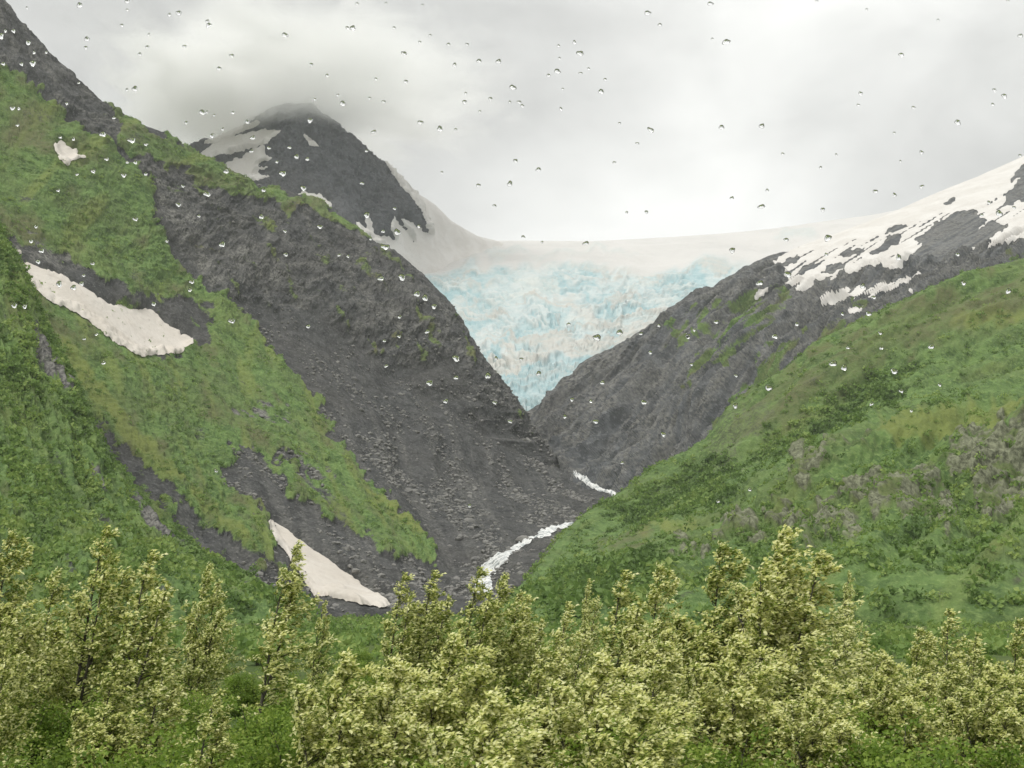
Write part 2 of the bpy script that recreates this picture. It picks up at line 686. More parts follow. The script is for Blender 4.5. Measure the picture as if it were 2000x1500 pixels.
# ---- far peak wrapped in cloud
peak = Loft([
    [(150, 480, 2900, 0), (300, 370, 2950, .12), (385, 300, 3000, .2), (450, 262, 3000, .28), (520, 232, 3000, .36), (575, 212, 3000, .42), (615, 214, 3000, .47),
     (645, 240, 3020, .52), (700, 288, 3050, .6), (760, 340, 3080, .68), (815, 383, 3100, .76), (850, 405, 3120, .8), (880, 435, 3150, .85), (930, 466, 3250, .92), (990, 482, 3450, 1)],
    [(150, 560, 2750), (400, 400, 2800), (600, 370, 2780), (760, 440, 2880), (860, 478, 3060), (950, 498, 3190), (1010, 508, 3340)],
    [(150, 700, 2500), (400, 600, 2500), (640, 560, 2550), (800, 556, 2880), (900, 548, 3030), (960, 545, 3110), (1030, 540, 3250)],
], 340, [90, 60])
peak_snow = [
    [(385, 305), (441, 270), (490, 259), (518, 252), (553, 254), (525, 276), (497, 290), (455, 297), (420, 305), (402, 317)],
    [(412, 331), (455, 315), (490, 298), (518, 280), (515, 301), (535, 311), (497, 322), (532, 326), (490, 340), (532, 347), (476, 356), (455, 349)],
    [(562, 390), (588, 377), (623, 381), (650, 399), (642, 412), (609, 399), (578, 394)],
    [(622, 236), (630, 240), (658, 277), (648, 274), (634, 256)],
    [(590, 262), (604, 266), (622, 286), (606, 286)],
    [(396, 280), (440, 252), (500, 238), (522, 236), (470, 260), (420, 284)],
    [(655, 246), (668, 256), (684, 276), (672, 272)],
    [(735, 292), (770, 315), (830, 360), (860, 385), (890, 415), (940, 450), (1000, 470), (1030, 500), (1000, 640), (760, 640), (752, 492), (727, 471), (690, 439),
     (694, 434), (718, 447), (712, 426), (722, 424), (732, 455), (774, 472), (760, 448), (768, 420), (812, 481), (781, 423), (842, 458), (824, 421), (822, 408), (800, 385), (775, 348), (750, 318)],
]
wx, wy = peak.jitter(2.5, 22, 40, 2)
psn = [inside(wx, wy, p) for p in peak_snow]
allsn = np.clip(sum(m.astype(float) for m in psn), 0, 1)
peak.displace(rockiness(peak, 26, 5, 3.0, 120) * (0.08 + 0.92 * peak.crest) * (1 - 0.9 * blur(allsn, 3)))
wx, wy = peak.jitter(2.5, 22, 40, 2)
psn = [inside(wx, wy, p) for p in peak_snow]
z = np.zeros(peak.px.shape + (4,))
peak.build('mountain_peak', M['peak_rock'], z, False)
PEAK_LABELS = ['long snow band sloping under the cloud on the dark far peak', 'fringed snow patch low on the left flank of the far peak',
               'curved white snow patch where the far peak meets the green ridge', 'thin snow streak running down just below the cloudy summit',
               'short snow sliver on the dark face below the summit cloud', 'faint snow band highest on the cloudy shoulder of the far peak', 'thin snow line on the steep edge just below the summit', 'broad snow apron with dark rock fingers sweeping down to the glacier']
for m, lb in zip(psn, PEAK_LABELS):
    tag(peak.cover('snow_patch', m, M['far_snow'], 3.0, 1), lb, 'snow', 'snow patches on the far peak')

# ---- glacier
ice = Loft([
    [(700, 440, 3500), (880, 445, 3550), (930, 468, 3600), (970, 479, 3650), (1060, 479, 3700), (1160, 480, 3700), (1300, 471, 3700), (1400, 464, 3700),
     (1500, 453, 3700), (1600, 441, 3700), (1720, 425, 3700), (1850, 395, 3700), (1950, 370, 3700)],
    [(650, 545, 3000), (850, 532, 2950), (950, 522, 2950), (1110, 525, 2950), (1250, 542, 2950), (1350, 534, 2950), (1440, 540, 2950), (1560, 520, 2950), (1900, 480, 3000)],
    [(750, 620, 2650), (900, 607, 2620), (1050, 600, 2600), (1200, 602, 2600), (1350, 600, 2620), (1560, 600, 2650)],
    [(860, 700, 2320), (960, 695, 2300), (1080, 690, 2300), (1200, 690, 2320), (1340, 690, 2350)],
    [(930, 800, 2030), (1000, 795, 2020), (1040, 795, 2020), (1090, 790, 2030), (1200, 790, 2050)],
    [(960, 870, 1900), (1040, 870, 1900), (1140, 870, 1900)],
], 380, [34, 64, 64, 64, 20])
s, t = ice.s, ice.t
wx, wy = ice.jitter(13, 60, 60)
icy = blur(inside(wx, wy, [(800, 540), (880, 528), (960, 520), (1110, 522), (1250, 540), (1330, 520), (1400, 518), (1450, 530), (1520, 550), (1400, 900), (900, 900), (820, 640)]), 9)
icy2 = blur(inside(wx, wy, [(930, 486), (1020, 482), (1040, 496), (1120, 490), (1010, 508), (950, 504)]) | inside(wx, wy, [(1090, 492), (1250, 488), (1240, 494), (1110, 502)])
            | inside(wx, wy, [(1500, 456), (1600, 452), (1570, 470), (1530, 466)]), 2) * 0.7
warp = fbm(wx / 220, wy / 110, 3, 71) * 60
band = fbm((wx * 0.25 + warp) / 75, (wy + 0.10 * wx + warp * 0.7 + 0.0003 * (wx - 1220) ** 2) / 18, 4, 72, 0.5)
band2 = fbm((wx * 0.5 - warp) / 60, (wy + warp) / 40, 4, 78, 0.55)
dirt = np.clip((band - 0.06) * 4.0, 0, 1) * 0.8
deep = np.clip((band2 - 0.02) * 3.2, 0, 1) * icy
for poly, k in (([(940, 715), (1010, 690), (1100, 668), (1200, 650), (1330, 610), (1390, 585), (1380, 600), (1230, 668), (1120, 690), (1000, 728), (950, 738)], 0.75),
                ([(1085, 575), (1120, 585), (1170, 610), (1230, 635), (1330, 640), (1250, 655), (1170, 640), (1110, 605)], 0.5),
                ([(1060, 500), (1250, 492), (1300, 505), (1220, 512), (1080, 508)], 0.35)):
    k2 = blur(inside(wx, wy, poly), 3)
    dirt = np.maximum(dirt, k2 * k)
    deep = deep * (1 - k2)
blueb = blur(inside(wx, wy, [(960, 740), (1100, 700), (1230, 670), (1180, 740), (1090, 790), (1040, 830), (990, 800)]), 5)
blueb = np.maximum(blueb, blur(inside(wx, wy, [(1280, 545), (1340, 530), (1440, 540), (1420, 570), (1340, 590), (1270, 570)]), 5) * 0.8)
deep = np.maximum(deep * 0.75, blueb * np.clip(0.6 + band2, 0, 1))
dirt = dirt * (1 - 0.6 * blueb) * np.clip(icy + 0.12, 0, 1)
dirt = np.maximum(dirt, icy2 * 0.45)
crev = np.clip((ridged((wx + 0.6 * warp) / 85, (wy + warp * 0.5 + 0.0003 * (wx - 1220) ** 2) / 8, 3, 91, 0.5) - 0.8) * 3.0, 0, 1) * icy
crev = crev * np.clip(0.5 + 1.5 * fbm(wx / 90, wy / 60, 2, 95), 0, 1)
deep = np.clip(deep * 1.1 + 0.85 * crev, 0, 1)
cre = ridged((s + 40 * band2) / 90, (t + 60 * band) / 26, 4, 80, 0.6)
blk = ridged((s) / 30, (t + 25 * band2) / 22, 3, 84, 0.6)
big = fbm(s / 200, t / 90, 3, 88)
ice.displace((icy * (cre * 2.2 + blk * 0.4 + big * 10 + band * 9 - crev * 8) + (1 - icy) * (fbm(s / 150, t / 60, 3, 87) * 7) + icy2 * cre * 5) * (0.1 + 0.9 * ice.crest))
z = np.stack((np.clip(icy + icy2, 0, 1), np.clip(dirt, 0, 1), np.clip(deep, 0, 1), np.ones_like(icy)), -1)
ice.build('glacier', M['ice'], z)

# ---- right-hand mountain with melting snow
east = Loft([
    [(1030, 830, 1880), (1040, 815, 1900), (1085, 772, 1900), (1128, 738, 1900), (1132, 722, 1903), (1148, 706, 1910), (1190, 690, 1930), (1250, 654, 1960), (1300, 627, 2000), (1340, 598, 2020),
     (1400, 570, 2060), (1450, 542, 2100), (1560, 490, 2200), (1640, 463, 2270), (1740, 428, 2350), (1830, 389, 2420), (1910, 358, 2480), (1990, 322, 2550), (2200, 220, 2650)],
    [(1045, 850, 1800), (1120, 800, 1780), (1250, 730, 1780), (1400, 650, 1800), (1550, 590, 1850), (1700, 530, 1900), (1850, 470, 1950), (2000, 410, 2000), (2200, 330, 2050)],
    [(1065, 890, 1700), (1150, 860, 1650), (1280, 800, 1600), (1420, 730, 1580), (1600, 650, 1600), (1800, 570, 1650), (2000, 500, 1700), (2200, 430, 1750)],
    [(1090, 925, 1600), (1180, 930, 1500), (1300, 890, 1430), (1450, 800, 1400), (1650, 680, 1400), (1850, 600, 1420), (2050, 530, 1450), (2200, 500, 1480)],
    [(1110, 975, 1480), (1230, 985, 1380), (1350, 950, 1300), (1500, 850, 1280), (1700, 720, 1280), (2000, 600, 1300), (2200, 560, 1320)],
], 560, [80, 60, 60, 30])
EAST_SNOW = [
    [(1495, 525), (1555, 482), (1640, 445), (1740, 405), (1830, 362), (1990, 290), (2080, 240), (2080, 440), (1990, 466), (1940, 484), (1850, 508), (1780, 520), (1720, 528), (1660, 553), (1615, 562), (1566, 573), (1556, 562), (1524, 558), (1500, 560), (1545, 543), (1520, 535)],
    [(1604, 574), (1667, 566), (1755, 548), (1848, 512), (1838, 522), (1755, 565), (1685, 586), (1607, 597)],
    [(1868, 528), (1900, 505), (1945, 492), (1925, 508), (1880, 530)],
    [(1376, 590), (1395, 575), (1440, 556), (1490, 534), (1475, 548), (1435, 570), (1412, 587), (1390, 598)],
    [(1464, 582), (1480, 570), (1508, 562), (1490, 578), (1470, 585)],
    [(1695, 636), (1716, 622), (1712, 634), (1700, 642)],
    [(1576, 604), (1606, 605), (1602, 613), (1580, 613)],
    [(1428, 598), (1440, 588), (1456, 586), (1446, 596)],
    [(1410, 610), (1422, 602), (1438, 599), (1428, 608)],
    [(1764, 570), (1780, 562), (1800, 558), (1784, 568)],
    [(1815, 563), (1828, 554), (1846, 551), (1834, 561)],
    [(1906, 536), (1920, 522), (1944, 511), (1930, 530)],
    [(1470, 560), (1500, 545), (1530, 533), (1510, 548), (1485, 562)],
    [(1640, 612), (1668, 600), (1690, 596), (1664, 612)],
]
EAST_ROCK = [
    [(1772, 513), (1797, 480), (1825, 437), (1860, 413), (1909, 409), (1926, 434), (1899, 453), (1930, 437), (1972, 437), (1944, 462), (1895, 490), (1860, 500), (1846, 528), (1755, 528)],
    [(1697, 496), (1730, 469), (1758, 455), (1755, 474), (1720, 496)],
    [(1727, 457), (1751, 439), (1774, 440), (1745, 458)],
    [(1961, 401), (1975, 371), (2000, 346), (2100, 300), (2100, 395), (2010, 392)],
    [(1970, 360), (1986, 334), (2000, 318), (2030, 310), (2000, 345)],
    [(1510, 526), (1535, 508), (1562, 496), (1553, 512), (1525, 526)],
    [(1545, 540), (1575, 520), (1612, 505), (1600, 520), (1570, 538)],
    [(1601, 531), (1622, 518), (1655, 513), (1629, 534)],
    [(1614, 560), (1650, 530), (1700, 520), (1722, 512), (1728, 530), (1672, 566)],
    [(1832, 398), (1860, 388), (1880, 386), (1850, 398)],
    [(1570, 560), (1600, 545), (1640, 535), (1612, 552), (1590, 566)], [(1640, 500), (1670, 485), (1690, 484), (1660, 504)],
    [(1780, 470), (1800, 455), (1812, 452), (1796, 474)],
]
def east_snow():
    wx, wy = east.jitter(5, 26, 140, 4)
    rk = np.zeros(wx.shape, bool)
    for p in EAST_ROCK:
        rk |= inside(wx, wy, p)
    rk |= (fbm(east.s / 80, (east.t + 0.3 * east.s) / 20, 3, 157) > 0.31) & (wy > np.interp(wx, (1500, 1830, 2000), (515, 420, 360)))
    return [inside(wx, wy, p) & ~(rk & (k in (0, 1))) for k, p in enumerate(EAST_SNOW)]


hull = blur(np.logical_or.reduce([inside(east.px, east.py, p) for p in EAST_SNOW]), 12)
s, t = east.s, east.t
wv = fbm(s / 200, t / 200, 2, 141) * 50
strata = (ridged((s * 0.35 + wv) / 120, (t + wv) / 40, 4, 142, 0.5) - 0.5) * 11 + (ridged((s * 0.55 + wv) / 75, (t + 0.35 * s) / 45, 3, 145, 0.5) - 0.5) * 8
strata = strata + fbm(s / 9, t / 7, 3, 148, 0.6) * 1.3 + fbm(s / 260, t / 160, 2, 149) * 26 + (ridged((s * 0.6 + 0.5 * t) / 150, (t - 0.2 * s) / 110, 3, 154) - 0.5) * 15
east.displace((strata - 5) * (0.05 + 0.95 * east.crest) * (1 - 0.9 * hull))
esn = east_snow()
veg = east.zone([[(1340, 610), (1420, 580), (1500, 572), (1560, 590), (1520, 640), (1440, 700), (1350, 750), (1300, 760), (1380, 680)],
                 [(1460, 700), (1600, 625), (1760, 580), (1900, 540), (2050, 470), (2100, 600), (1700, 720), (1480, 860), (1400, 860), (1440, 770)],
                 [(1330, 600), (1400, 580), (1380, 620), (1290, 680)]], 26, 50, 150, 2) * np.clip(0.6 + fbm(s / 70, t / 30, 3, 151) * 1.6, 0, 1) * 0.95
pale = np.clip((ridged((s * 0.5 + wv) / 90, (t + 0.3 * s) / 30, 3, 152) - 0.6) * 1.4, 0, 1) * 0.75
brn = np.clip(0.3 + fbm(s / 90, t / 40, 3, 153), 0, 1)
z = np.stack((veg, np.zeros_like(veg), brn, pale), -1)
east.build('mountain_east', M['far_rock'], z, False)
E_LAB = ['wide melting snowfield with dark outcrops on the upper slope opposite the green ridge', 'long snow tongue lying below the dark outcrops on the grey mountain', 'small slanting snow strip near the top of the green hill',
         'narrow snow strip along the crest beside the blue icefall', 'small snow scrap on the grey crest below the snowfield', 'tiny oblong snow scrap above the green hill crest', 'thin flat snow scrap below the snow tongue', 'small snow fleck lowest on the grey crest by the icefall', 'tiny snow fleck just below another on the crest by the icefall',
         'thin slanting snow fleck beneath the middle of the snow tongue', 'thin slanting snow fleck beneath the upper end of the snow tongue', 'slanting snow sliver just above the green hill crest',
         'thin snow streak leading from the snowfield towards the icefall', 'thin snow streak on green-grey rock well below the snow tongue']
for m, lb in zip(esn, E_LAB):
    tag(east.cover('snow_field' if lb is E_LAB[0] else 'snow_patch', m, M['far_snow'], 1.5, 1), lb, 'snow', 'snow patches on the grey mountain')

# ---- left-hand mountain with the grey scree slope
west = Loft([
    [(-220, -210, 1440, 0), (0, 8, 1480, .12), (50, 62, 1485, .15), (85, 100, 1488, .175), (100, 116, 1490, .185), (150, 165, 1495, .215), (190, 205, 1500, .24), (240, 235, 1520, .27),
     (300, 270, 1545, .31), (350, 290, 1570, .335), (400, 325, 1600, .365), (470, 360, 1640, .41), (540, 388, 1690, .45), (620, 400, 1720, .495), (680, 440, 1720, .535), (740, 490, 1720, .575),
     (790, 512, 1720, .61), (830, 545, 1710, .64), (870, 590, 1695, .67), (900, 632, 1680, .695), (930, 690, 1660, .725), (960, 730, 1640, .755), (1000, 778, 1630, .79), (1030, 820, 1620, .82),
     (1058, 872, 1610, .86), (1085, 905, 1600, .9), (1110, 922, 1595, .94), (1130, 932, 1590, 1)],
    [(-320, 150, 1250), (-60, 330, 1230), (130, 420, 1260), (330, 560, 1330), (520, 640, 1400), (720, 740, 1450), (840, 800, 1480), (930, 855, 1500), (1020, 905, 1520), (1140, 940, 1560)],
    [(-300, 560, 950), (-40, 660, 980), (200, 760, 1010), (380, 830, 1080), (560, 860, 1150), (740, 900, 1230), (860, 935, 1300), (960, 955, 1370), (1060, 960, 1430), (1160, 952, 1530)],
    [(-250, 950, 700), (60, 960, 760), (300, 1000, 820), (470, 1030, 880), (640, 1050, 940), (790, 1060, 1010), (890, 1060, 1080), (980, 1035, 1160), (1080, 1005, 1280), (1185, 965, 1480)],
    [(-200, 1250, 560), (200, 1200, 620), (400, 1190, 680), (560, 1190, 720), (720, 1190, 780), (850, 1185, 850), (940, 1135, 930), (1010, 1085, 1030), (1100, 1040, 1180), (1210, 975, 1440)],
    [(-150, 1300, 470), (240, 1240, 530), (440, 1222, 590), (600, 1212, 640), (760, 1210, 690), (900, 1200, 740), (1010, 1150, 800), (1090, 1110, 880), (1180, 1070, 1000), (1290, 1000, 1280)],
], 620, [95, 95, 95, 60, 24])
s, t = west.s, west.t
GREEN = [
    [(-300, 100), (0, 150), (60, 168), (110, 215), (170, 275), (235, 300), (275, 350), (290, 430), (330, 500), (380, 560), (415, 590), (465, 598), (500, 660), (560, 735), (625, 830), (690, 925),
     (770, 1015), (850, 1078), (845, 1092), (740, 1050), (660, 1010), (600, 930), (540, 900), (470, 905), (440, 900), (420, 930), (480, 1000), (520, 1060), (540, 1150), (-300, 1250)],
    [(190, 210), (300, 268), (420, 332), (560, 388), (625, 396), (700, 446), (745, 495), (690, 462), (600, 420), (500, 398), (420, 375), (330, 330), (290, 330), (230, 285)],
    [(520, 900), (620, 960), (740, 1050), (850, 1085), (840, 1130), (760, 1110), (640, 1040), (560, 980)],
]
BARE = [
    [(-20, 470), (60, 492), (120, 500), (200, 558), (270, 590), (330, 580), (390, 600), (418, 640), (388, 690), (350, 665), (300, 625), (240, 612), (180, 590), (100, 545), (30, 515)],
    [(170, 835), (190, 840), (248, 900), (325, 980), (425, 1065), (530, 1130), (540, 1170), (440, 1150), (335, 1052), (258, 962), (200, 890)],
    [(450, 925), (480, 925), (560, 1000), (700, 1090), (800, 1140), (880, 1150), (880, 1210), (640, 1210), (530, 1080), (505, 1020)],
    [(290, 700), (330, 698), (340, 715), (300, 725)],
]
PALEROCK = [
    [(440, 820), (500, 800), (570, 805), (560, 850), (500, 850), (440, 850)],
    [(290, 330), (330, 350), (400, 480), (430, 560), (400, 570), (340, 470), (300, 400)],
    [(430, 490), (520, 500), (560, 560), (480, 560)], [(740, 610), (790, 620), (780, 660), (745, 640)],
    [(540, 860), (640, 940), (660, 970), (600, 950)], [(20, 460), (120, 490), (180, 540), (90, 520), (20, 500)],
]
veg = west.zone(GREEN, 16, 45, 160, 1)
bare = west.zone(BARE, 9, 30, 165, 1)
bare = bare * np.clip(0.95 + 1.3 * fbm(s / 26, t / 40, 4, 166, 0.6), 0.15, 1)
veg = np.clip(veg - bare, 0, 1)
patchy = fbm(s / 60, t / 90, 4, 167, 0.6)
veg = veg * np.clip(1.1 + patchy * 0.9, 0, 1)
crag = west.zone([[(250, 300), (330, 320), (560, 410), (700, 460), (830, 545), (930, 700), (830, 720), (720, 700), (600, 610), (480, 600), (420, 580), (330, 480), (290, 380)],
                  [(-300, -300), (0, -10), (240, 230), (200, 290), (100, 210), (-10, 140), (-300, 80)], [(860, 560), (960, 720), (1060, 870), (960, 830), (900, 720)]], 14, 40, 170, 3)
cragveg = np.clip(fbm(s / 45, t / 30, 4, 172, 0.6) * 2.2 - 0.35, 0, 0.75) * crag
veg = np.maximum(veg, cragveg * (west.px > 230))
yel = west.zone([[(95, 660), (130, 690), (260, 865), (330, 940), (470, 1070), (500, 1110), (450, 1080), (310, 950), (240, 880), (120, 730)],
                 [(700, 960), (790, 1020), (850, 1080), (800, 1060), (720, 1000)]], 8, 30, 175, 3) * 0.85
yel = np.maximum(yel, np.clip(fbm(s / 80, t / 80, 3, 176) - 0.22, 0, 1) * 0.8)
yel = np.maximum(yel, np.clip(fbm(s / 22, t / 240, 3, 177) * 1.8 - 0.25, 0, 0.6))
brn = np.clip(fbm(s / 40, t / 110, 4, 178, 0.6) * 1.7 - 0.1, 0, 0.85) * (1 - yel) + crag * 0.4
pale = west.zone(PALEROCK, 10, 22, 180, 2) * np.clip(0.5 + fbm(s / 18, t / 18, 3, 181) * 1.5, 0, 1)
pale = np.maximum(pale, np.clip(ridged(s / 30, t / 60, 3, 182) - 0.9, 0, 1) * crag * 0.8)
pale = np.maximum(pale, np.clip(fbm(s / 20, t / 300, 4, 184, 0.6) * 1.6 - 0.15, 0, 0.26) * (1 - crag) * np.clip((west.py - 650) / 250, 0, 1))
veg = veg * (1 - 0.7 * pale)
W_SNOW = [
    ([(30, 510), (50, 512), (75, 525), (100, 532), (125, 540), (150, 555), (180, 575), (210, 592), (245, 600), (252, 610), (285, 602), (310, 622), (335, 640), (352, 645), (345, 652), (372, 658),
      (380, 668), (358, 680), (358, 692), (330, 690), (300, 692), (275, 697), (252, 688), (225, 668), (190, 640), (150, 615), (100, 590), (60, 558), (40, 535)],
     'large tapering snow patch in the green gully of the big slope', 'snow_patch'),
    ([(520, 1018), (535, 1025), (560, 1040), (600, 1068), (660, 1110), (720, 1155), (765, 1182), (740, 1188), (680, 1176), (615, 1164), (588, 1130), (562, 1090), (538, 1055)],
     'sloping snow tongue at the foot of the scree behind the poplars', 'snow_patch'),
    ([(104, 283), (120, 278), (135, 290), (152, 292), (148, 300), (168, 305), (150, 312), (138, 312), (133, 324), (118, 318), (108, 300)],
     'small ragged snow patch high on the green slope', 'snow_patch'),
    ([(5, 482), (40, 492), (42, 498), (20, 500), (8, 495)], 'tiny snow scrap above the large gully snow patch', 'snow_patch'),
]
calm = blur(np.logical_or.reduce([inside(west.px, west.py, p[0]) for p in W_SNOW]), 6)
disp = rockiness(west, 1.0, 183, 3.5, 70)
gul = ridged((s + fbm(s / 150, t / 150, 2, 191) * 30) / 85, t / 700, 2, 190) * 6
amp = 1.6 + 9.5 * crag + 5.0 * veg
west.displace((disp * amp + gul * (1 - crag) + fbm(s / 6, t / 6, 3, 192, 0.6) * (0.7 + veg * 1.1)) * (0.16 + 0.84 * np.clip(west.crest * 2, 0, 1)) * (1 - 0.88 * calm))
wx, wy = west.jitter(3, 26, 200, 2)
for poly, lb, nm in W_SNOW:
    m = inside(wx, wy, poly)
    tag(west.cover(nm, m, M['snow'], 2.5, 2 if m.sum() > 900 else 1, 0.8), lb, 'snow', 'snow patches on the big slope')
STREAM = [
    [(1112, 918), (1125, 921), (1150, 936), (1168, 950), (1190, 957), (1212, 964), (1204, 970), (1176, 964), (1158, 956), (1135, 940), (1120, 928)],
    [(1125, 1019), (1118, 1029), (1085, 1037), (1068, 1050), (1050, 1050), (1030, 1065), (1005, 1078), (992, 1090), (994, 1100), (975, 1108), (972, 1118), (958, 1128), (965, 1150), (950, 1170),
     (925, 1160), (935, 1130), (938, 1112), (952, 1098), (968, 1088), (990, 1078), (1010, 1063), (1040, 1050), (1060, 1036), (1090, 1026)],
]
for L, poly, lb in zip((east, west), STREAM, ('white cascade tumbling down the head of the ravine', 'white meltwater stream rushing along the foot of the scree')):
    wx, wy = L.jitter(3, 10, 210)
    o = L.cover('stream', inside(wx, wy, poly), M['water'], 1.5, 1, 1.2)
    tag(o, lb, None, None, 'structure')
zw = np.stack((veg, yel, np.clip(brn, 0, 1), pale), -1)
west.build('mountain_west', M['rock'], zw, False)
west.veg = veg

# ---- near slope at the edge of the view
near = Loft([
    [(-400, 0, 960), (-150, 270, 880), (0, 478, 820), (22, 520, 805), (45, 560, 790), (75, 640, 765), (100, 700, 740), (128, 760, 725), (150, 810, 710), (178, 860, 695), (200, 905, 680), (235, 960, 660), (270, 1005, 640),
     (330, 1062, 605), (380, 1105, 580), (460, 1150, 550), (600, 1195, 500)],
    [(-420, 450, 700), (-150, 640, 660), (0, 780, 620), (80, 900, 580), (160, 1000, 550), (260, 1080, 520), (400, 1150, 490), (600, 1205, 460)],
    [(-420, 900, 500), (-150, 950, 480), (0, 1010, 460), (120, 1080, 440), (250, 1130, 430), (420, 1180, 420), (600, 1212, 420)],
    [(-420, 1240, 330), (-100, 1230, 340), (100, 1225, 350), (300, 1222, 360), (600, 1225, 380)],
], 330, [100, 80, 40])
s, t = near.s, near.t
veg = np.clip(1.15 + fbm(s / 60, t / 60, 3, 220) * 1.2, 0, 1)
rocks = near.zone([[(70, 690), (100, 720), (125, 770), (120, 780), (95, 740)], [(165, 915), (190, 940), (210, 980), (190, 970)], [(240, 975), (290, 1020), (330, 1062), (285, 1048)],
                   [(60, 640), (80, 670), (90, 720), (60, 690)]], 9, 16, 222, 1)
veg = veg * (1 - rocks)
yel = np.clip(fbm(s / 90, t / 70, 3, 224) - 0.12, 0, 1)
brn = np.clip(fbm(s / 50, t / 50, 3, 226) - 0.15, 0, 0.6)
near.displace((rockiness(near, 6, 228, 3, 60) + fbm(s / 14, t / 14, 3, 229, 0.6) * 3.0) * (0.25 + 0.75 * near.crest))
near.build('hillside_near', M['rock'], np.stack((veg, yel, brn, rocks), -1))
near.veg = veg

# ---- green hill on the other side of the stream
hill = Loft([
    [(985, 1185, 640, 0), (1010, 1158, 700, .03), (1050, 1118, 850, .06), (1105, 1045, 1010, .10), (1150, 1006, 1080, .13), (1205, 976, 1130, .17), (1245, 950, 1150, .20), (1290, 912, 1160, .24), (1345, 888, 1170, .28), (1385, 862, 1170, .31),
     (1412, 828, 1170, .335), (1430, 803, 1170, .35), (1480, 765, 1170, .39), (1540, 728, 1180, .435), (1600, 680, 1190, .48), (1680, 640, 1200, .54), (1760, 603, 1220, .60), (1850, 567, 1250, .67), (2000, 530, 1300, .79), (2250, 470, 1380, 1)],
    [(985, 1190, 600), (1100, 1110, 790), (1200, 1050, 920), (1330, 1000, 960), (1500, 925, 970), (1700, 838, 990), (1850, 788, 1000), (2000, 755, 1010), (2250, 700, 1030)],
    [(985, 1195, 560), (1120, 1125, 640), (1250, 1066, 660), (1430, 1043, 640), (1540, 968, 650), (1640, 898, 660), (1740, 862, 670), (1850, 832, 680), (2000, 802, 690), (2250, 750, 700)],
    [(980, 1205, 500), (1200, 1150, 520), (1430, 1112, 545), (1600, 1065, 560), (1750, 1020, 570), (1900, 995, 580), (2250, 950, 590)],
    [(950, 1225, 420), (1200, 1222, 400), (1500, 1222, 380), (1800, 1225, 360), (2250, 1235, 340)],
], 560, [95, 45, 80, 60])
s, t = hill.s, hill.t
veg = np.clip(1.2 + fbm(s / 50, t / 50, 3, 240) * 1.0, 0, 1)
outc = hill.zone([[(1830, 890), (1900, 870), (2010, 840), (2100, 850), (2100, 1040), (2000, 1050), (1930, 1020), (1870, 960)],
                  [(1630, 1000), (1700, 960), (1790, 950), (1840, 1000), (1880, 1060), (1860, 1085), (1760, 1050), (1700, 1040)],
                  [(1500, 1030), (1560, 1020), (1650, 1050), (1700, 1100), (1660, 1110), (1560, 1065)],
                  [(1415, 1040), (1480, 1045), (1500, 1080), (1440, 1075), (1400, 1070)], [(1340, 1080), (1380, 1095), (1360, 1120), (1310, 1120)],
                  [(1550, 945), (1600, 925), (1620, 905), (1680, 880), (1720, 862), (1660, 905), (1600, 950), (1560, 960)],
                  [(1545, 1070), (1610, 1090), (1600, 1120), (1540, 1100)], [(1810, 1170), (1850, 1210), (1830, 1220)]], 26, 46, 242, 3)
cliff = hill.zone([[(1395, 850), (1425, 800), (1500, 790), (1520, 830), (1470, 880), (1440, 930), (1400, 940), (1375, 910)]], 10, 25, 243, 2)
tex = ridged((0.77 * s - 0.64 * t) / 6.5, (0.64 * s + 0.77 * t) / 80, 3, 244)
rockz = np.clip(outc * np.clip(-0.05 + 0.8 * tex + 1.0 * fbm(s / 22, t / 22, 3, 245), 0, 0.9) + cliff * 0.5, 0, 1)
veg = veg * (1 - rockz * 0.9)
yel = hill.zone([[(1850, 630), (1960, 615), (2050, 620), (1960, 650), (1860, 655)], [(1230, 1040), (1320, 1030), (1390, 1040), (1330, 1052), (1250, 1056)],
                 [(1700, 860), (1850, 820), (2050, 790), (2050, 830), (1860, 860), (1740, 885)]], 12, 30, 246, 4) * 0.8
yel = np.maximum(yel, np.clip(fbm(s / 70, t / 50, 3, 247) - 0.25, 0, 1))
brn = hill.zone([[(1430, 800), (1500, 760), (1600, 690), (1700, 650), (1800, 600), (1900, 570), (2100, 520), (2100, 590), (1900, 640), (1800, 680), (1700, 750), (1560, 830), (1480, 880), (1430, 880)],
                 [(1160, 1060), (1250, 1050), (1380, 1060), (1300, 1090), (1200, 1090)]], 22, 40, 248, 4) * np.clip(0.6 + fbm(s / 40, t / 30, 3, 249), 0, 1)
brn = np.maximum(brn * 0.8, outc * 0.5)
hill.displace((rockiness(hill, 6.5, 250, 2, 60) + fbm(s / 120, t / 80, 3, 257) * 15 + ridged((s + 0.5 * t) / 130, (t - 0.2 * s) / 160, 2, 258) * 5 - 2 + outc * tex * 1.8 + outc * ridged((0.77 * s - 0.64 * t) / 30, (0.64 * s + 0.77 * t) / 150, 2, 246) * 1.6 + fbm(s / 12, t / 12, 3, 252, 0.6) * 2.2) * (0.25 + 0.75 * hill.crest) * np.clip((hill.px - 1120) / 300, 0.2, 1))
hill.build('hill_green', M['hill'], np.stack((veg, yel, brn, rockz * 0.8), -1))
hill.veg = veg
hill.dark = hill.zone([[(1240, 960), (1390, 890), (1480, 900), (1440, 960), (1350, 1000), (1180, 1010)], [(1480, 860), (1560, 800), (1700, 740), (1800, 700), (1760, 760), (1600, 850), (1500, 910)], [(1020, 1170), (1150, 1090), (1300, 1090), (1300, 1180), (1100, 1210)]], 24, 40, 255, 4)

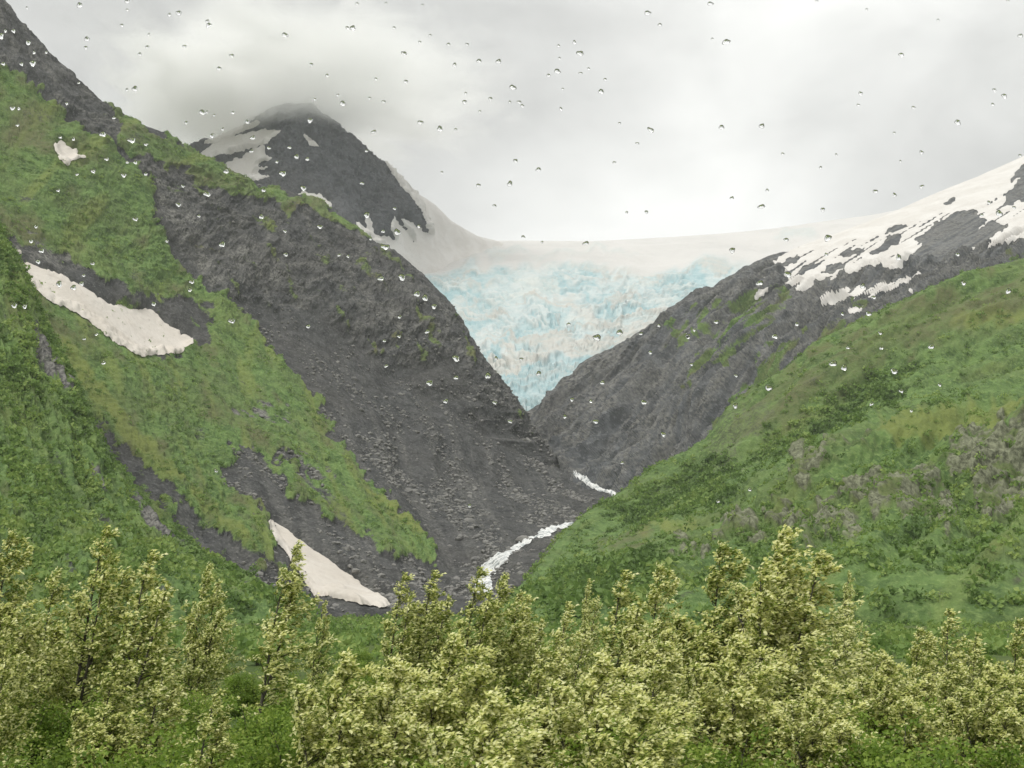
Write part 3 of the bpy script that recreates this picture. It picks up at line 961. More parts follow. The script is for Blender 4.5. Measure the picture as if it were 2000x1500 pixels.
# ---- valley ground
gx = np.concatenate((np.linspace(-4500, -400, 20), np.linspace(-380, 380, 160), np.linspace(400, 4500, 20)))
gy = np.concatenate((np.linspace(-900, -20, 10), np.linspace(0, 520, 130), np.linspace(560, 5600, 24)))
X, Yg = np.meshgrid(gx, gy)


def ground_z(x, y):
    return np.clip(np.asarray(y) - 80, 0, 400) * 0.0115 + fbm(np.asarray(x) / 22.0, np.asarray(y) / 22.0, 3, 300) * 0.7


Z = ground_z(X, Yg)
gi = np.arange(X.size).reshape(X.shape)
gf = np.stack((gi[:-1, :-1], gi[:-1, 1:], gi[1:, 1:], gi[1:, :-1]), -1).reshape(-1, 4)
tag(mesh_obj('ground', np.stack((X, Yg, Z), -1).reshape(-1, 3), gf, M['ground']), kind='structure')


# ------------------------------------------------------------------ leaf geometry
def rot_from(a, b):
    """Frames (n,3,3) with x along a and z near b."""
    x = a / (np.linalg.norm(a, axis=1, keepdims=True) + 1e-9)
    y = np.cross(b, x)
    y /= np.linalg.norm(y, axis=1, keepdims=True) + 1e-9
    zz = np.cross(x, y)
    return x, y, zz


def leaf_mesh(P, D, Nn, L, W):
    """One folded diamond leaf (two triangles sharing a midrib) per point."""
    x, y, zz = rot_from(D, Nn)
    L = L[:, None]
    W = W[:, None]
    a = P
    b = P + x * L * 0.45 + y * W * 0.5 + zz * W * 0.18
    c = P + x * L
    d = P + x * L * 0.45 - y * W * 0.5 + zz * W * 0.18
    V = np.stack((a, b, c, d), 1).reshape(-1, 3)
    k = np.arange(len(P))[:, None] * 4
    F = np.concatenate((k + np.array([[0, 1, 2]]), k + np.array([[0, 2, 3]])), 0)
    return V, F


def tube(path, radii, sides=6):
    path = np.asarray(path, float)
    d = np.gradient(path, axis=0)
    ref = np.tile(np.array((0.31, 0.9, 0.11)), (len(path), 1))
    x, y, zz = rot_from(d, ref)
    a = np.linspace(0, 2 * math.pi, sides, endpoint=False)
    V = path[:, None, :] + (np.cos(a)[None, :, None] * y[:, None, :] + np.sin(a)[None, :, None] * zz[:, None, :]) * np.asarray(radii)[:, None, None]
    n = len(path)
    i = np.arange(n * sides).reshape(n, sides)
    j = np.roll(i, -1, 1)
    F = np.stack((i[:-1], j[:-1], j[1:], i[1:]), -1).reshape(-1, 4)
    return V.reshape(-1, 3), F


def join(parts):
    Vs, Fs, k = [], [], 0
    for V, F in parts:
        Vs.append(V)
        Fs.append(F + k)
        k += len(V)
    return np.concatenate(Vs), np.concatenate(Fs)


def make_poplar(seed, H, R, nbr, pale, lean=0.10, density=1.0, start=0.12, power=0.8, forks=3):
    """Wind-bent poplar: a leader with side stems, rising limbs swept to one side, leaves whose pale undersides show."""
    r = np.random.default_rng(seed)
    tt = np.linspace(0, 1, 14)
    lead = np.stack((lean * H * tt ** 1.8 + 0.06 * np.sin(tt * 7 + seed), 0.06 * np.sin(tt * 5 + seed * 2), H * tt), -1)
    stems = [(lead, R, start, 1.0)]
    wood = [tube(lead, 0.06 * (H / 7.0) * (1 - tt) ** 0.9 + 0.006, 7)]
    for k in range(forks):
        f0 = 0.10 + 0.35 * r.random()
        p0 = np.array([np.interp(f0, tt, lead[:, i]) for i in range(3)])
        az = 2 * math.pi * (k + 0.6 * r.random()) / forks + 0.7
        off = R * (0.30 + 0.38 * r.random())
        top = np.array((math.cos(az) * off + lean * H * 0.7, math.sin(az) * off, H * (0.60 + 0.32 * r.random())))
        q = tt[:, None]
        sp = p0 + (top - p0) * np.concatenate((q ** 0.8, q ** 0.8, q), 1)
        stems.append((sp, R * 0.62, 0.05, 0.62))
        wood.append(tube(sp, 0.045 * (H / 7.0) * (1 - tt) ** 0.8 + 0.006, 5))
    LP, LD, LN, LT = [], [], [], []
    for path, RR, st, share in stems:
        nb = int(nbr * share)
        for k in range(nb):
            f = st + (1 - st) * ((k + r.random()) / nb) ** 0.9
            base = np.array([np.interp(f, tt, path[:, i]) for i in range(3)])
            az = r.random() * 2 * math.pi
            prof = (1 - f) ** power * (0.62 + 0.38 * min(1.0, (f - st) / 0.18 + 0.35)) + 0.05
            ln = RR * prof * (0.45 + 0.95 * r.random() ** 1.4)
            up = 0.45 + 0.6 * f + 0.3 * r.normal()
            dirv = np.array((math.cos(az), math.sin(az), up))
            dirv /= np.linalg.norm(dirv)
            q = np.linspace(0, 1, 6)
            bp = base + dirv * ln * q[:, None] + np.array((0.55, 0, -0.10)) * ln * (q[:, None] ** 2)
            wood.append(tube(bp, 0.016 * (1 - q) * (H / 7) * (0.4 + prof) + 0.003, 3))
            nt = int(3 + 8 * ln)
            for j in range(nt):
                g = 0.3 + 0.7 * r.random() ** 0.8
                p0 = np.array([np.interp(g, q, bp[:, i]) for i in range(3)])
                td = r.normal(size=3) * 0.7 + dirv * 0.9 + np.array((0.8, 0, 0.3))
                td /= np.linalg.norm(td)
                tl = (0.14 + 0.30 * r.random()) * (0.4 + 0.6 * min(1.0, prof * 1.8))
                nl = int((7 + r.integers(0, 7)) * density)
                e = r.random((nl, 1))
                LP.append(p0 + td * tl * e + r.normal(size=(nl, 3)) * 0.035)
                LD.append(np.array((0.9, 0.0, -0.05)) + r.normal(size=(nl, 3)) * 0.5 + td * 0.35)
                flip = r.random(nl) < pale * (0.25 + 0.75 * e[:, 0]) * (0.3 + 1.3 * r.random())
                LN.append(np.where(flip[:, None], np.array((-0.15, -0.45, 0.85)) + r.normal(size=(nl, 3)) * 0.28, np.array((0.1, -0.3, 0.9)) + r.normal(size=(nl, 3)) * 0.5))
                LT.append(np.where(flip, 0.80 + 0.18 * r.normal(size=nl), 0.24 + 0.15 * r.normal(size=nl)).clip(0, 1))
    P, D, Nn, T = np.concatenate(LP), np.concatenate(LD), np.concatenate(LN), np.concatenate(LT)
    n = len(P)
    big_ = 1 + 0.5 * (T > 0.5)
    V, F = leaf_mesh(P, D, Nn, (0.07 + 0.045 * r.random(n)) * big_, (0.045 + 0.024 * r.random(n)) * big_)
    WV, WF = join(wood)
    return (WV, WF), (V, F, np.repeat(T, 4)), lead[-1]


def make_shrub(seed, H, R, nst, leaf=0.10, dens=1.0):
    """Many-stemmed alder: stems fan out from one stool, leaves in uneven clumps."""
    r = np.random.default_rng(seed)
    wood, LP, LT = [], [], []
    for k in range(nst):
        az = r.random() * 2 * math.pi
        out = R * math.sqrt(r.random())
        top = np.array((math.cos(az) * out, math.sin(az) * out, H * (0.95 - 0.42 * (out / R) ** 2) * (0.75 + 0.3 * r.random())))
        q = np.linspace(0, 1, 6)[:, None]
        bp = top * np.concatenate((q, q, q ** 0.75), 1) + r.normal(size=(6, 3)) * 0.04 * q
        wood.append(tube(bp, 0.03 * (1 - q[:, 0]) + 0.006, 4))
        for c in range(int(5 * dens) + 2):
            g = 0.45 + 0.6 * r.random()
            cc = np.array([np.interp(min(g, 1), q[:, 0], bp[:, i]) for i in range(3)]) + r.normal(size=3) * (0.22, 0.22, 0.14)
            n = int(r.integers(26, 46))
            LP.append(cc + r.normal(size=(n, 3)) * np.array((0.17, 0.17, 0.11)) * (1 + 0.3 * r.random()))
            LT.append(np.clip(0.42 + 0.2 * r.normal() + 0.16 * r.normal(size=n), 0, 1))
    P, T = np.concatenate(LP), np.concatenate(LT)
    n = len(P)
    D = r.normal(size=(n, 3)) * (1, 1, 0.5)
    Nn = r.normal(size=(n, 3)) * 0.55 + np.array((0, -0.15, 0.9))
    V, F = leaf_mesh(P, D, Nn, leaf * (0.8 + 0.6 * r.random(n)), leaf * (0.6 + 0.4 * r.random(n)))
    return join(wood), (V, F, np.repeat(T, 4))


# ---- bushes that clothe the slopes and the valley floor (too many to count)
def clump_variants(n, q, rr):
    out = []
    for k in range(n):
        r = np.random.default_rng(500 + k)
        d = r.normal(size=(q, 3))
        d /= np.linalg.norm(d, axis=1, keepdims=True)
        d[:, 2] = np.abs(d[:, 2])
        P = d * (0.55 + 0.45 * r.random((q, 1))) * np.array((1, 1, 0.85))
        D = r.normal(size=(q, 3))
        Nn = d + r.normal(size=(q, 3)) * 0.45
        V, F = leaf_mesh(P, D, Nn, rr * (0.7 + 0.6 * r.random(q)), rr * (0.6 + 0.5 * r.random(q)))
        out.append((V, F, np.repeat(np.clip(0.36 + 0.30 * d[:, 2] + 0.14 * r.normal(size=q), 0, 1), 4)))  # tint gets lighter towards the top of each clump
    return out


CL = clump_variants(6, 24, 0.5)


def bush_cover(name, P, size, tint, label):
    vs_, fs_, ts_, k = [], [], [], 0
    r = np.random.default_rng(77)
    pick = r.integers(0, len(CL), len(P))
    ang = r.random(len(P)) * 2 * math.pi
    for vi in range(len(CL)):
        idx = np.where(pick == vi)[0]
        V, F, T = CL[vi]
        c, s_ = np.cos(ang[idx])[:, None], np.sin(ang[idx])[:, None]
        sz = size[idx][:, None]
        W = np.stack((V[None, :, 0] * c - V[None, :, 1] * s_, V[None, :, 0] * s_ + V[None, :, 1] * c, np.broadcast_to(V[None, :, 2], (len(idx), len(V)))), -1) * sz[..., None]
        W = W + P[idx][:, None, :]
        vs_.append(W.reshape(-1, 3))
        fs_.append((F[None] + (np.arange(len(idx)) * len(V))[:, None, None]).reshape(-1, 3) + k)
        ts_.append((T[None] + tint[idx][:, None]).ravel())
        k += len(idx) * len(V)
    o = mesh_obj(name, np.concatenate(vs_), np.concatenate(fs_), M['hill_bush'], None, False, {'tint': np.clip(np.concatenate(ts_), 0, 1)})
    return tag(o, label, 'shrubbery', None, 'stuff')


def scatter(L, n, weight, seed):
    r = np.random.default_rng(seed)
    vis = (L.px > -60) & (L.px < 2060) & (L.py > -40) & (L.py < 1300) & (L.v[:, None] > 0.0)
    gu = np.gradient(L.P, axis=1)
    gv = np.gradient(L.P, axis=0)
    area = np.linalg.norm(np.cross(gu, gv), axis=2)
    w = (weight * vis * area).ravel()
    w /= w.sum()
    idx = r.choice(w.size, n, p=w)
    return L.P.reshape(-1, 3)[idx] + r.normal(size=(n, 3)) * (1.2, 1.2, 0), idx, r


def hill_bushes(name, L, n, smin, smax, seed, label, gate=None):
    patch = np.clip(0.5 + 2.2 * fbm(L.s / 55, L.t / 45, 4, seed + 3, 0.6), 0.02, 1)
    w = np.clip(L.veg - 0.35, 0, 1) * patch * (1 + 2.0 * (np.abs(L.v) < 0.12)[:, None])
    if hasattr(L, 'dark'):
        w = w + 2.0 * L.dark * np.clip(L.veg, 0, 1) + 0.8 * np.clip(L.veg, 0, 1) * (L.v > 2.4)[:, None] * (L.v < 4.2)[:, None]
    if gate is not None:
        w = w * gate
    P, idx, r = scatter(L, n, w, seed)
    size = smin + (smax - smin) * r.random(n) ** 2.6
    tint = (fbm(L.s / 45, L.t / 45, 3, seed + 9) * 0.75).ravel()[idx] + r.normal(size=n) * 0.11 - 0.05
    if hasattr(L, 'dark'):
        dk = L.dark.ravel()[idx]
        tint = tint - 0.22 * dk
        size = size * (1 + 0.5 * dk)
    P[:, 2] -= 0.25 * size
    return bush_cover(name, P, size, tint, label)


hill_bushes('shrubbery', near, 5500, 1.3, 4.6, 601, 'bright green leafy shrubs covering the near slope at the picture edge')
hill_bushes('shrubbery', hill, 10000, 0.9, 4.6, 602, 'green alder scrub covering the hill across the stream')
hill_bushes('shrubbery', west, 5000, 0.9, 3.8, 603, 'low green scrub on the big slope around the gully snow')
n = 3000
r = np.random.default_rng(620)
yy = 150 * (560 / 150.0) ** r.random(n)
xx = (r.random(n) - 0.5) * 2 * (0.46 * yy + 8)
P = np.stack((xx, yy, ground_z(xx, yy) - 0.2), -1)
bush_cover('shrubbery', P, 0.8 + 1.7 * r.random(n) ** 1.5, fbm(xx / 30, yy / 30, 2, 621) * 0.5 + 0.10 + r.normal(size=n) * 0.07,
           'low green thicket on the valley floor behind the poplars')


# ---- scree: loose stones as one mass, large boulders one by one
def rock_variants(n, sub):
    import bmesh
    out = []
    for k in range(n):
        bm = bmesh.new()
        bmesh.ops.create_icosphere(bm, subdivisions=sub, radius=1.0)
        V = np.array([v_.co[:] for v_ in bm.verts])
        F = np.array([[v_.index for v_ in f_.verts] for f_ in bm.faces])
        bm.free()
        r = np.random.default_rng(700 + k)
        for _ in range(7):                                  # chop flat facets off a ball
            d = r.normal(size=3)
            d /= np.linalg.norm(d)
            cut = 0.45 + 0.4 * r.random()
            h = V @ d
            V = V - np.clip(h - cut, 0, None)[:, None] * d
        V = V * np.array((1.0 + 0.6 * r.random(), 0.8 + 0.3 * r.random(), 0.55 + 0.3 * r.random()))
        out.append((V, F))
    return out


scree_w = np.clip(1 - west.veg * 1.6, 0, 1) * np.clip((west.py - 560) / 300, 0.06, 1) * (west.px > 420) * (west.px < 1230)
scree_w = scree_w * np.clip(0.25 + 1.8 * fbm(west.s / 60, west.t / 140, 3, 710), 0.03, 1)
RV = rock_variants(5, 1)
n = 11000
P, idx, r = scatter(west, n, scree_w, 711)
size = 0.5 + 2.6 * r.random(n) ** 4
vs_, fs_, k = [], [], 0
pick = r.integers(0, 5, n)
ang = r.random(n) * 6.28
for vi in range(5):
    ii = np.where(pick == vi)[0]
    V, F = RV[vi]
    c, s_ = np.cos(ang[ii])[:, None], np.sin(ang[ii])[:, None]
    W = np.stack((V[None, :, 0] * c - V[None, :, 1] * s_, V[None, :, 0] * s_ + V[None, :, 1] * c, np.broadcast_to(V[None, :, 2], (len(ii), len(V)))), -1) * size[ii][:, None, None] + P[ii][:, None, :]
    vs_.append(W.reshape(-1, 3))
    fs_.append((F[None] + (np.arange(len(ii)) * len(V))[:, None, None]).reshape(-1, 3) + k)
    k += len(ii) * len(V)
tag(mesh_obj('scree', np.concatenate(vs_), np.concatenate(fs_), M['boulder'], None, False), 'loose grey stones strewn over the scree slope', 'scree', None, 'stuff')
BV = rock_variants(6, 2)
bm_ = [mesh_obj('boulder', V, F, M['boulder'], None, False) for V, F in BV]
n = 160
P, idx, r = scatter(west, n, scree_w * np.clip((west.py - 700) / 200, 0, 1) * np.exp(-((west.px - 900) / 260) ** 2), 712)
for i in range(n):
    src = bm_[i % 6]
    o = src if i < 6 else src.copy()
    if i >= 6:
        col.objects.link(o)
    o.location = P[i]
    k = 1.6 + 3.2 * r.random() ** 2.5
    o.scale = (k, k, k)
    o.rotation_euler = (r.normal() * 0.3, 0.3 * r.normal(), r.random() * 6.28)
    tag(o, 'grey angular boulder lying among loose stones on the scree slope', 'boulder', 'boulders on the scree slope')

r = np.random.default_rng(730)
sm = np.where(blur(inside(west.px, west.py, STREAM[1]), 4).ravel() > 0.15)[0]
for i, k in enumerate(r.choice(sm, 40, replace=False)):
    o = bm_[i % 6].copy()
    col.objects.link(o)
    o.location = west.P.reshape(-1, 3)[k] + np.array((0, 0, 0.6))
    z_ = 1.0 + 1.6 * r.random() ** 2
    o.scale = (z_, z_, z_)
    o.rotation_euler = (0.3 * r.normal(), 0.3 * r.normal(), r.random() * 6.28)
    tag(o, 'grey wet boulder in the bed of the white stream', 'boulder', 'boulders in the stream bed')

# ------------------------------------------------------------------ foreground trees
TREES = []
for i, (H, R, nb, pale, lean, dens, start, pw, fk) in enumerate((
        (7.0, 2.3, 95, 0.62, 0.10, 1.0, 0.08, 0.85, 4),      # 0 full, pale
        (8.0, 2.7, 110, 0.68, 0.12, 1.0, 0.10, 0.8, 4),      # 1 big, pale
        (7.0, 1.8, 75, 0.55, 0.13, 0.9, 0.08, 0.9, 2),       # 2 narrow
        (7.0, 1.7, 60, 0.55, 0.16, 0.9, 0.24, 0.85, 1),      # 3 open, trunk shows
        (6.5, 2.1, 85, 0.48, 0.10, 0.9, 0.08, 0.85, 3),      # 4 olive
        (5.5, 2.3, 95, 0.70, 0.08, 1.0, 0.06, 0.7, 5))):     # 5 bushy, pale
    TREES.append(make_poplar(40 + i, H, R, nb, pale, lean, dens, start, pw, fk) + (H,))
PROTO = {}


def poplar(var, px, py, Y, label, group, k=None, rz=None):
    (WV, WF), (V, F, T), tip, H = TREES[var]
    top = at(px, py, Y)
    if var not in PROTO:
        root = empty('poplar_tree', (0, 0, 0))
        mesh_obj('trunk', WV, WF, M['bark'], root)
        mesh_obj('crown', V, F, M['poplar'], root, False, {'tint': T})
        PROTO[var] = root
        o = root
    else:
        o = copy_tree(PROTO[var])
    gz = float(ground_z(top[0], Y)) - 0.15
    s_ = (top[2] - gz) / tip[2]
    w = k if k else s_
    o.scale = (w, w, s_)
    rz = random.uniform(-0.5, 0.5) if rz is None else rz
    o.rotation_euler = (0, 0, rz)
    o.location = (top[0] - (tip[0] * math.cos(rz) - tip[1] * math.sin(rz)) * w, Y, gz)
    return tag(o, label, 'tree', group)


GA, GB, GC = 'poplars standing against the slopes', 'poplars massed along the front', 'small poplars far back in the valley'
POPLARS = [
    (1, 1525, 1042, 40, 'tallest pale poplar with a bent top in front of the green hill', GA, None),
    (0, 1405, 1072, 42, 'pale leafy poplar crowding the shoulder of the tallest poplar', GA, None),
    (3, 578, 1063, 48, 'open poplar with bare dark trunk standing before the lower snow tongue', GA, None),
    (2, 215, 1033, 46, 'tall pale poplar rising highest below the near green slope', GA, 1.25),
    (2, 295, 1078, 45, 'pale poplar just beside the highest tree below the near slope', GA, 1.2),
    (0, 22, 1048, 44, 'pale poplar cut by the picture edge below the near slope', GA, 1.1),
    (4, 120, 1120, 50, 'olive poplar between the two pale ones below the near slope', GA, None),
    (4, 408, 1108, 62, 'thin brownish poplar before the grey gravel chute', GA, 1.0),
    (2, 792, 1122, 56, 'slim olive poplar at the tip of the lower snow tongue', GA, 1.15),
    (2, 848, 1117, 57, 'slim olive poplar before the dark foot of the scree', GA, 1.15),
    (2, 938, 1112, 52, 'slim poplar whose top touches the white stream', GA, 1.2),
    (4, 985, 1128, 54, 'rounded poplar right under the white stream', GA, 1.1),
    (2, 1030, 1165, 55, 'lower dark poplar beside the pair under the stream', GA, 1.0),
    (2, 1110, 1178, 50, 'short pointed poplar before the foot of the green hill', GA, 0.9),
    (2, 1218, 1118, 48, 'slim poplar leaning before the dark green hill foot', GA, 1.2),
    (0, 1285, 1112, 46, 'pale full poplar next to the tallest pair', GA, 1.0),
    (2, 1150, 1132, 95, 'faint small poplar far back at the green hill foot', GC, 0.9),
    (3, 1662, 1118, 90, 'thin distant poplar on the hill side of the tallest tree', GC, 1.0),
    (2, 1640, 1190, 70, 'small poplar in the gap beside the tallest tree', GC, 0.8),
    (2, 1690, 1235, 60, 'low dark poplar in the gap before the rocky hill', GC, 0.9),
    (2, 1862, 1192, 52, 'pointed poplar topping the group under the rocky hill', GA, 1.1),
    (0, 1790, 1232, 48, 'pale poplar in the group under the rocky hill', GA, 0.85),
    (2, 1912, 1255, 50, 'small pale poplar behind the group under the rocky hill', GA, 0.9),
    (0, 1985, 1215, 50, 'pale poplar cut by the edge under the rocky hill', GA, 0.85),
    (3, 635, 1178, 60, 'small open poplar at the base of the lower snow tongue', GA, 0.7),
    (5, 885, 1252, 33, 'broad cream-leaved poplar in the middle of the front mass', GB, 0.9),
    (0, 1060, 1272, 34, 'cream-leaved poplar before the short pointed poplar', GB, 0.85),
    (0, 1290, 1262, 33, 'cream-leaved poplar in front of the tallest pair', GB, 0.9),
    (5, 1440, 1255, 34, 'dense pale poplar under the shoulder of the tallest tree', GB, 0.9),
    (5, 672, 1290, 30, 'cream-leaved poplar forming the sloping end of the front mass', GB, 0.85),
    (5, 770, 1300, 31, 'low bushy poplar between the two cream-leaved front poplars', GB, 0.85),
    (5, 1170, 1290, 31, 'bushy pale poplar in the front mass below the slim leaning one', GB, 0.9),
    (0, 225, 1288, 33, 'isolated pale poplar among dark alders at the front', GB, 0.75),
    (3, 335, 1292, 34, 'thin pale poplar among alders below the brownish poplar', GB, 0.8),
    (3, 430, 1352, 30, 'small pale-tipped poplar near the bottom among alders', GB, 0.7),
    (2, 18, 1208, 34, 'pale poplar at the picture edge above the alders', GB, 0.75),
    (5, 1600, 1330, 32, 'pale bushy poplar at the foot of the tallest tree', GB, 0.8),
    (5, 960, 1368, 25, 'cream-leaved poplar in the bottom row under the white stream', GB, 0.85),
    (5, 1250, 1375, 25, 'cream-leaved poplar in the bottom row under the pale full poplar', GB, 0.8),
    (5, 1730, 1290, 38, 'pale bushy poplar where the front mass meets the alder clumps', GB, 0.8),
    (5, 1930, 1310, 36, 'pale bushy poplar above the alders by the picture edge', GB, 0.8),
    (0, 1850, 1300, 40, 'pale poplar below the pointed one under the rocky hill', GB, 0.8),
]
for var, px, py, Y, lb, g, k in POPLARS:
    poplar(var, px, py, Y, lb, g, k)

SHR = [make_shrub(80 + i, H, R, n, lf) for i, (H, R, n, lf) in enumerate(((3.0, 1.7, 26, 0.11), (2.4, 1.5, 22, 0.10), (3.4, 1.5, 24, 0.12)))]
SH = [3.0, 2.4, 3.4]
SPROTO = {}


def shrub(var, x, y, top, label, k=1.0):
    (WV, WF), (V, F, T) = SHR[var]
    if var not in SPROTO:
        root = empty('alder_shrub', (0, 0, 0))
        mesh_obj('trunk', WV, WF, M['bark'], root)
        mesh_obj('crown', V, F, M['alder'], root, False, {'tint': T})
        SPROTO[var] = root
        o = root
    else:
        o = copy_tree(SPROTO[var])
    gz = float(ground_z(x, y)) - 0.1
    s_ = max(0.5, (top - gz) / SH[var])
    o.scale = (k * s_ ** 0.5, k * s_ ** 0.5, s_)
    o.rotation_euler = (0, 0, random.uniform(0, 6.28))
    o.location = (x, y, gz)
    return tag(o, label, 'shrub', 'alder shrubs filling the front of the valley')


r = random.Random(5)
for row, (Y, step) in enumerate(((22, 1.9), (26, 2.1), (31, 2.2), (37, 2.4), (44, 2.6), (53, 3.0), (63, 3.4), (76, 4.0), (92, 4.2), (112, 4.8), (135, 5.4))):
    half = 0.43 * Y + 1.0
    x = -half + r.random() * step
    while x < half:
        y = Y + r.uniform(-2, 2)
        px = 1000 + FPX * x / y * 0.985
        tp = r.uniform(2.3, 3.6) if Y < 60 else r.uniform(2.0, 3.2)
        zone = ('below the near green slope' if px < 330 else 'below the gravel chute' if px < 620 else 'below the scree and stream' if px < 1150
                else 'below the tallest poplar' if px < 1650 else 'below the rocky hill')
        dep = 'lowest row' if Y < 30 else 'middle rows' if Y < 50 else 'back rows'
        shrub(r.randrange(3), x, y, tp, 'dark green alder shrub in the %s %s' % (dep, zone))
        x += step * r.uniform(0.75, 1.3)

# ------------------------------------------------------------------ cloud wrapped round the summit, haze
def volume_material(name, color, density, aniso=0.0):
    m = bpy.data.materials.new(name)
    m.use_nodes = True
    t_ = m.node_tree
    t_.nodes.clear()
    out = t_.nodes.new('ShaderNodeOutputMaterial')
    vl = t_.nodes.new('ShaderNodeVolumePrincipled')
    vl.inputs['Color'].default_value = color + (1,)
    vl.inputs['Density'].default_value = density
    vl.inputs['Anisotropy'].default_value = aniso
    t_.links.new(vl.outputs[0], out.inputs['Volume'])
    return m


def cloud_material():
    m = volume_material('cloud_vapour', (0.997, 0.997, 0.992), 0.0, 0.2)
    t_ = m.node_tree
    vl = next(n for n in t_.nodes if n.type == 'PRINCIPLED_VOLUME')
    tcn = t_.nodes.new('ShaderNodeTexCoord')
    ln = t_.nodes.new('ShaderNodeVectorMath')
    ln.operation = 'LENGTH'
    t_.links.new(tcn.outputs['Object'], ln.inputs[0])
    nz = noise(t_, tcn.outputs['Object'], 3.0, 6, 0.62, 0.6)
    rr_ = mathn(t_, 'ADD', ln.outputs['Value'], mathn(t_, 'MULTIPLY', mathn(t_, 'SUBTRACT', nz, 0.5), 1.7))
    t_.links.new(ramp(t_, rr_, 0.1, 0.95, 0.026, 0.0), vl.inputs['Density'])
    return m


M['cloud'] = cloud_material()
import bmesh
CLOUDS = [((600, 170, 2930), (560, 560, 125), 'broad grey cloud bank hiding the summit of the far peak'),
          ((410, 232, 2950), (260, 560, 75), 'thin cloud trailing over the flank of the far peak')]
for (px, py, Y), rad, lb in CLOUDS:
    bm = bmesh.new()
    bmesh.ops.create_icosphere(bm, subdivisions=3, radius=1.15)
    V = np.array([v_.co[:] for v_ in bm.verts])
    F = np.array([[v_.index for v_ in f_.verts] for f_ in bm.faces])
    bm.free()
    o = mesh_obj('cloud', V, F, M['cloud'])
    o.location = at(px, py, Y)
    o.scale = rad
    tag(o, lb, 'cloud', None, 'stuff')

M['haze'] = volume_material('valley_air', (0.95, 0.97, 1.0), 0.00004)
lo, hi = np.array((-4600.0, -1000.0, -3.0)), np.array((4600.0, 5700.0, 1900.0))
V = np.array([[(lo, hi)[i][0], (lo, hi)[j][1], (lo, hi)[k][2]] for i in (0, 1) for j in (0, 1) for k in (0, 1)])
F = np.array([[0, 1, 3, 2], [4, 6, 7, 5], [0, 4, 5, 1], [2, 3, 7, 6], [0, 2, 6, 4], [1, 5, 7, 3]])
tag(mesh_obj('haze', V, F, M['haze'], None, False), kind='stuff')

# ------------------------------------------------------------------ rain-spotted window the view is seen through
WY = 0.85
m = bpy.data.materials.new('clear_window_glass')
m.use_nodes = True
m.node_tree.nodes.clear()
o_ = m.node_tree.nodes.new('ShaderNodeOutputMaterial')
b_ = m.node_tree.nodes.new('ShaderNodeBsdfTransparent')
b_.inputs[0].default_value = (0.985, 0.99, 0.985, 1)
m.node_tree.links.new(b_.outputs[0], o_.inputs[0])
lo, hi = np.array((-2.2, WY - 0.006, 5.2)), np.array((2.2, WY, 7.0))
V = np.array([[(lo, hi)[i][0], (lo, hi)[j][1], (lo, hi)[k][2]] for i in (0, 1) for j in (0, 1) for k in (0, 1)])
tag(mesh_obj('window_pane', V, F, m, None, False), 'clear rain-spotted window pane that the view is seen through', None, None, 'structure')

m, t_, p_, out_ = new_mat('rain_water')
p_.inputs['Base Color'].default_value = (1, 1, 1, 1)
p_.inputs['Roughness'].default_value = 0.0
p_.inputs['IOR'].default_value = 1.333
p_.inputs['Specular IOR Level'].default_value = 0.5
p_.inputs['Transmission Weight'].default_value = 1.0
M['drop'] = m


def drop_mesh(seed, rise):
    """A sessile drop: flat where it wets the glass, domed outwards, with an uneven outline."""
    r_ = np.random.default_rng(seed)
    nr, ns = 7, 20
    a = np.linspace(0, 2 * math.pi, ns, endpoint=False)
    outl = 1 + 0.14 * np.cos(2 * a + r_.random() * 6) * r_.random() + 0.12 * np.cos(3 * a + r_.random() * 6) + 0.06 * np.cos(5 * a + r_.random() * 6)
    V, F = [], []
    for i in range(nr):
        f = (i + 1) / nr
        hgt = rise * math.sqrt(max(0.0, 1 - f ** 2.2))
        for j in range(ns):
            V.append((outl[j] * f * math.cos(a[j]), hgt, outl[j] * f * math.sin(a[j])))
    apex, base = len(V), len(V) + 1
    V += [(0, rise, 0), (0, 0, 0)]
    tri, quad = [], []
    for j in range(ns):
        k = (j + 1) % ns
        tri.append((apex, k, j))
        for i in range(nr - 1):
            quad.append((i * ns + j, i * ns + k, (i + 1) * ns + k, (i + 1) * ns + j))
        tri.append((base, (nr - 1) * ns + j, (nr - 1) * ns + k))
    me = mesh_obj('raindrop', V, [np.array(tri), np.array(quad)], M['drop'], None, True)
    return me


C1 = [(150, 43), (443, 28), (710, 5), (710, 55), (997, 72), (680, 140), (1157, 118), (1165, 140), (485, 217), (478, 265), (830, 192), (822, 262), (780, 302), (945, 82), (1030, 258), (1293, 310), (1222, 382), (1590, 195), (1738, 360), (1825, 420), (1940, 155), (1968, 155), (1757, 553), (1912, 577), (752, 495), (708, 500), (440, 462), (1300, 628), (1130, 627), (1155, 625), (1195, 642), (1038, 684), (1380, 680), (1243, 720), (1183, 757), (1410, 768), (1730, 672), (1885, 530), (258, 292), (157, 238), (190, 293), (30, 172), (75, 172), (5, 200), (18, 355), (120, 357), (182, 352), (70, 602), (105, 605), (98, 698), (372, 577), (573, 748), (635, 657), (337, 765), (735, 782), (815, 805), (410, 775), (595, 887), (755, 905), (710, 905), (430, 972), (520, 955), (690, 977), (813, 970), (325, 1062), (1020, 1038), (995, 1142), (1110, 1205), (1155, 1083), (755, 1222), (1458, 1208), (932, 1345), (1240, 1363), (1785, 1265), (1590, 1290), (1595, 1420), (1893, 1423), (1942, 1430), (200, 1265), (173, 1345), (232, 1398), (212, 1460), (517, 1470), (1470, 1060), (1615, 822), (1655, 873), (1715, 887), (1500, 825), (1545, 903), (1578, 967), (1262, 955), (1403, 843), (1693, 1050)]
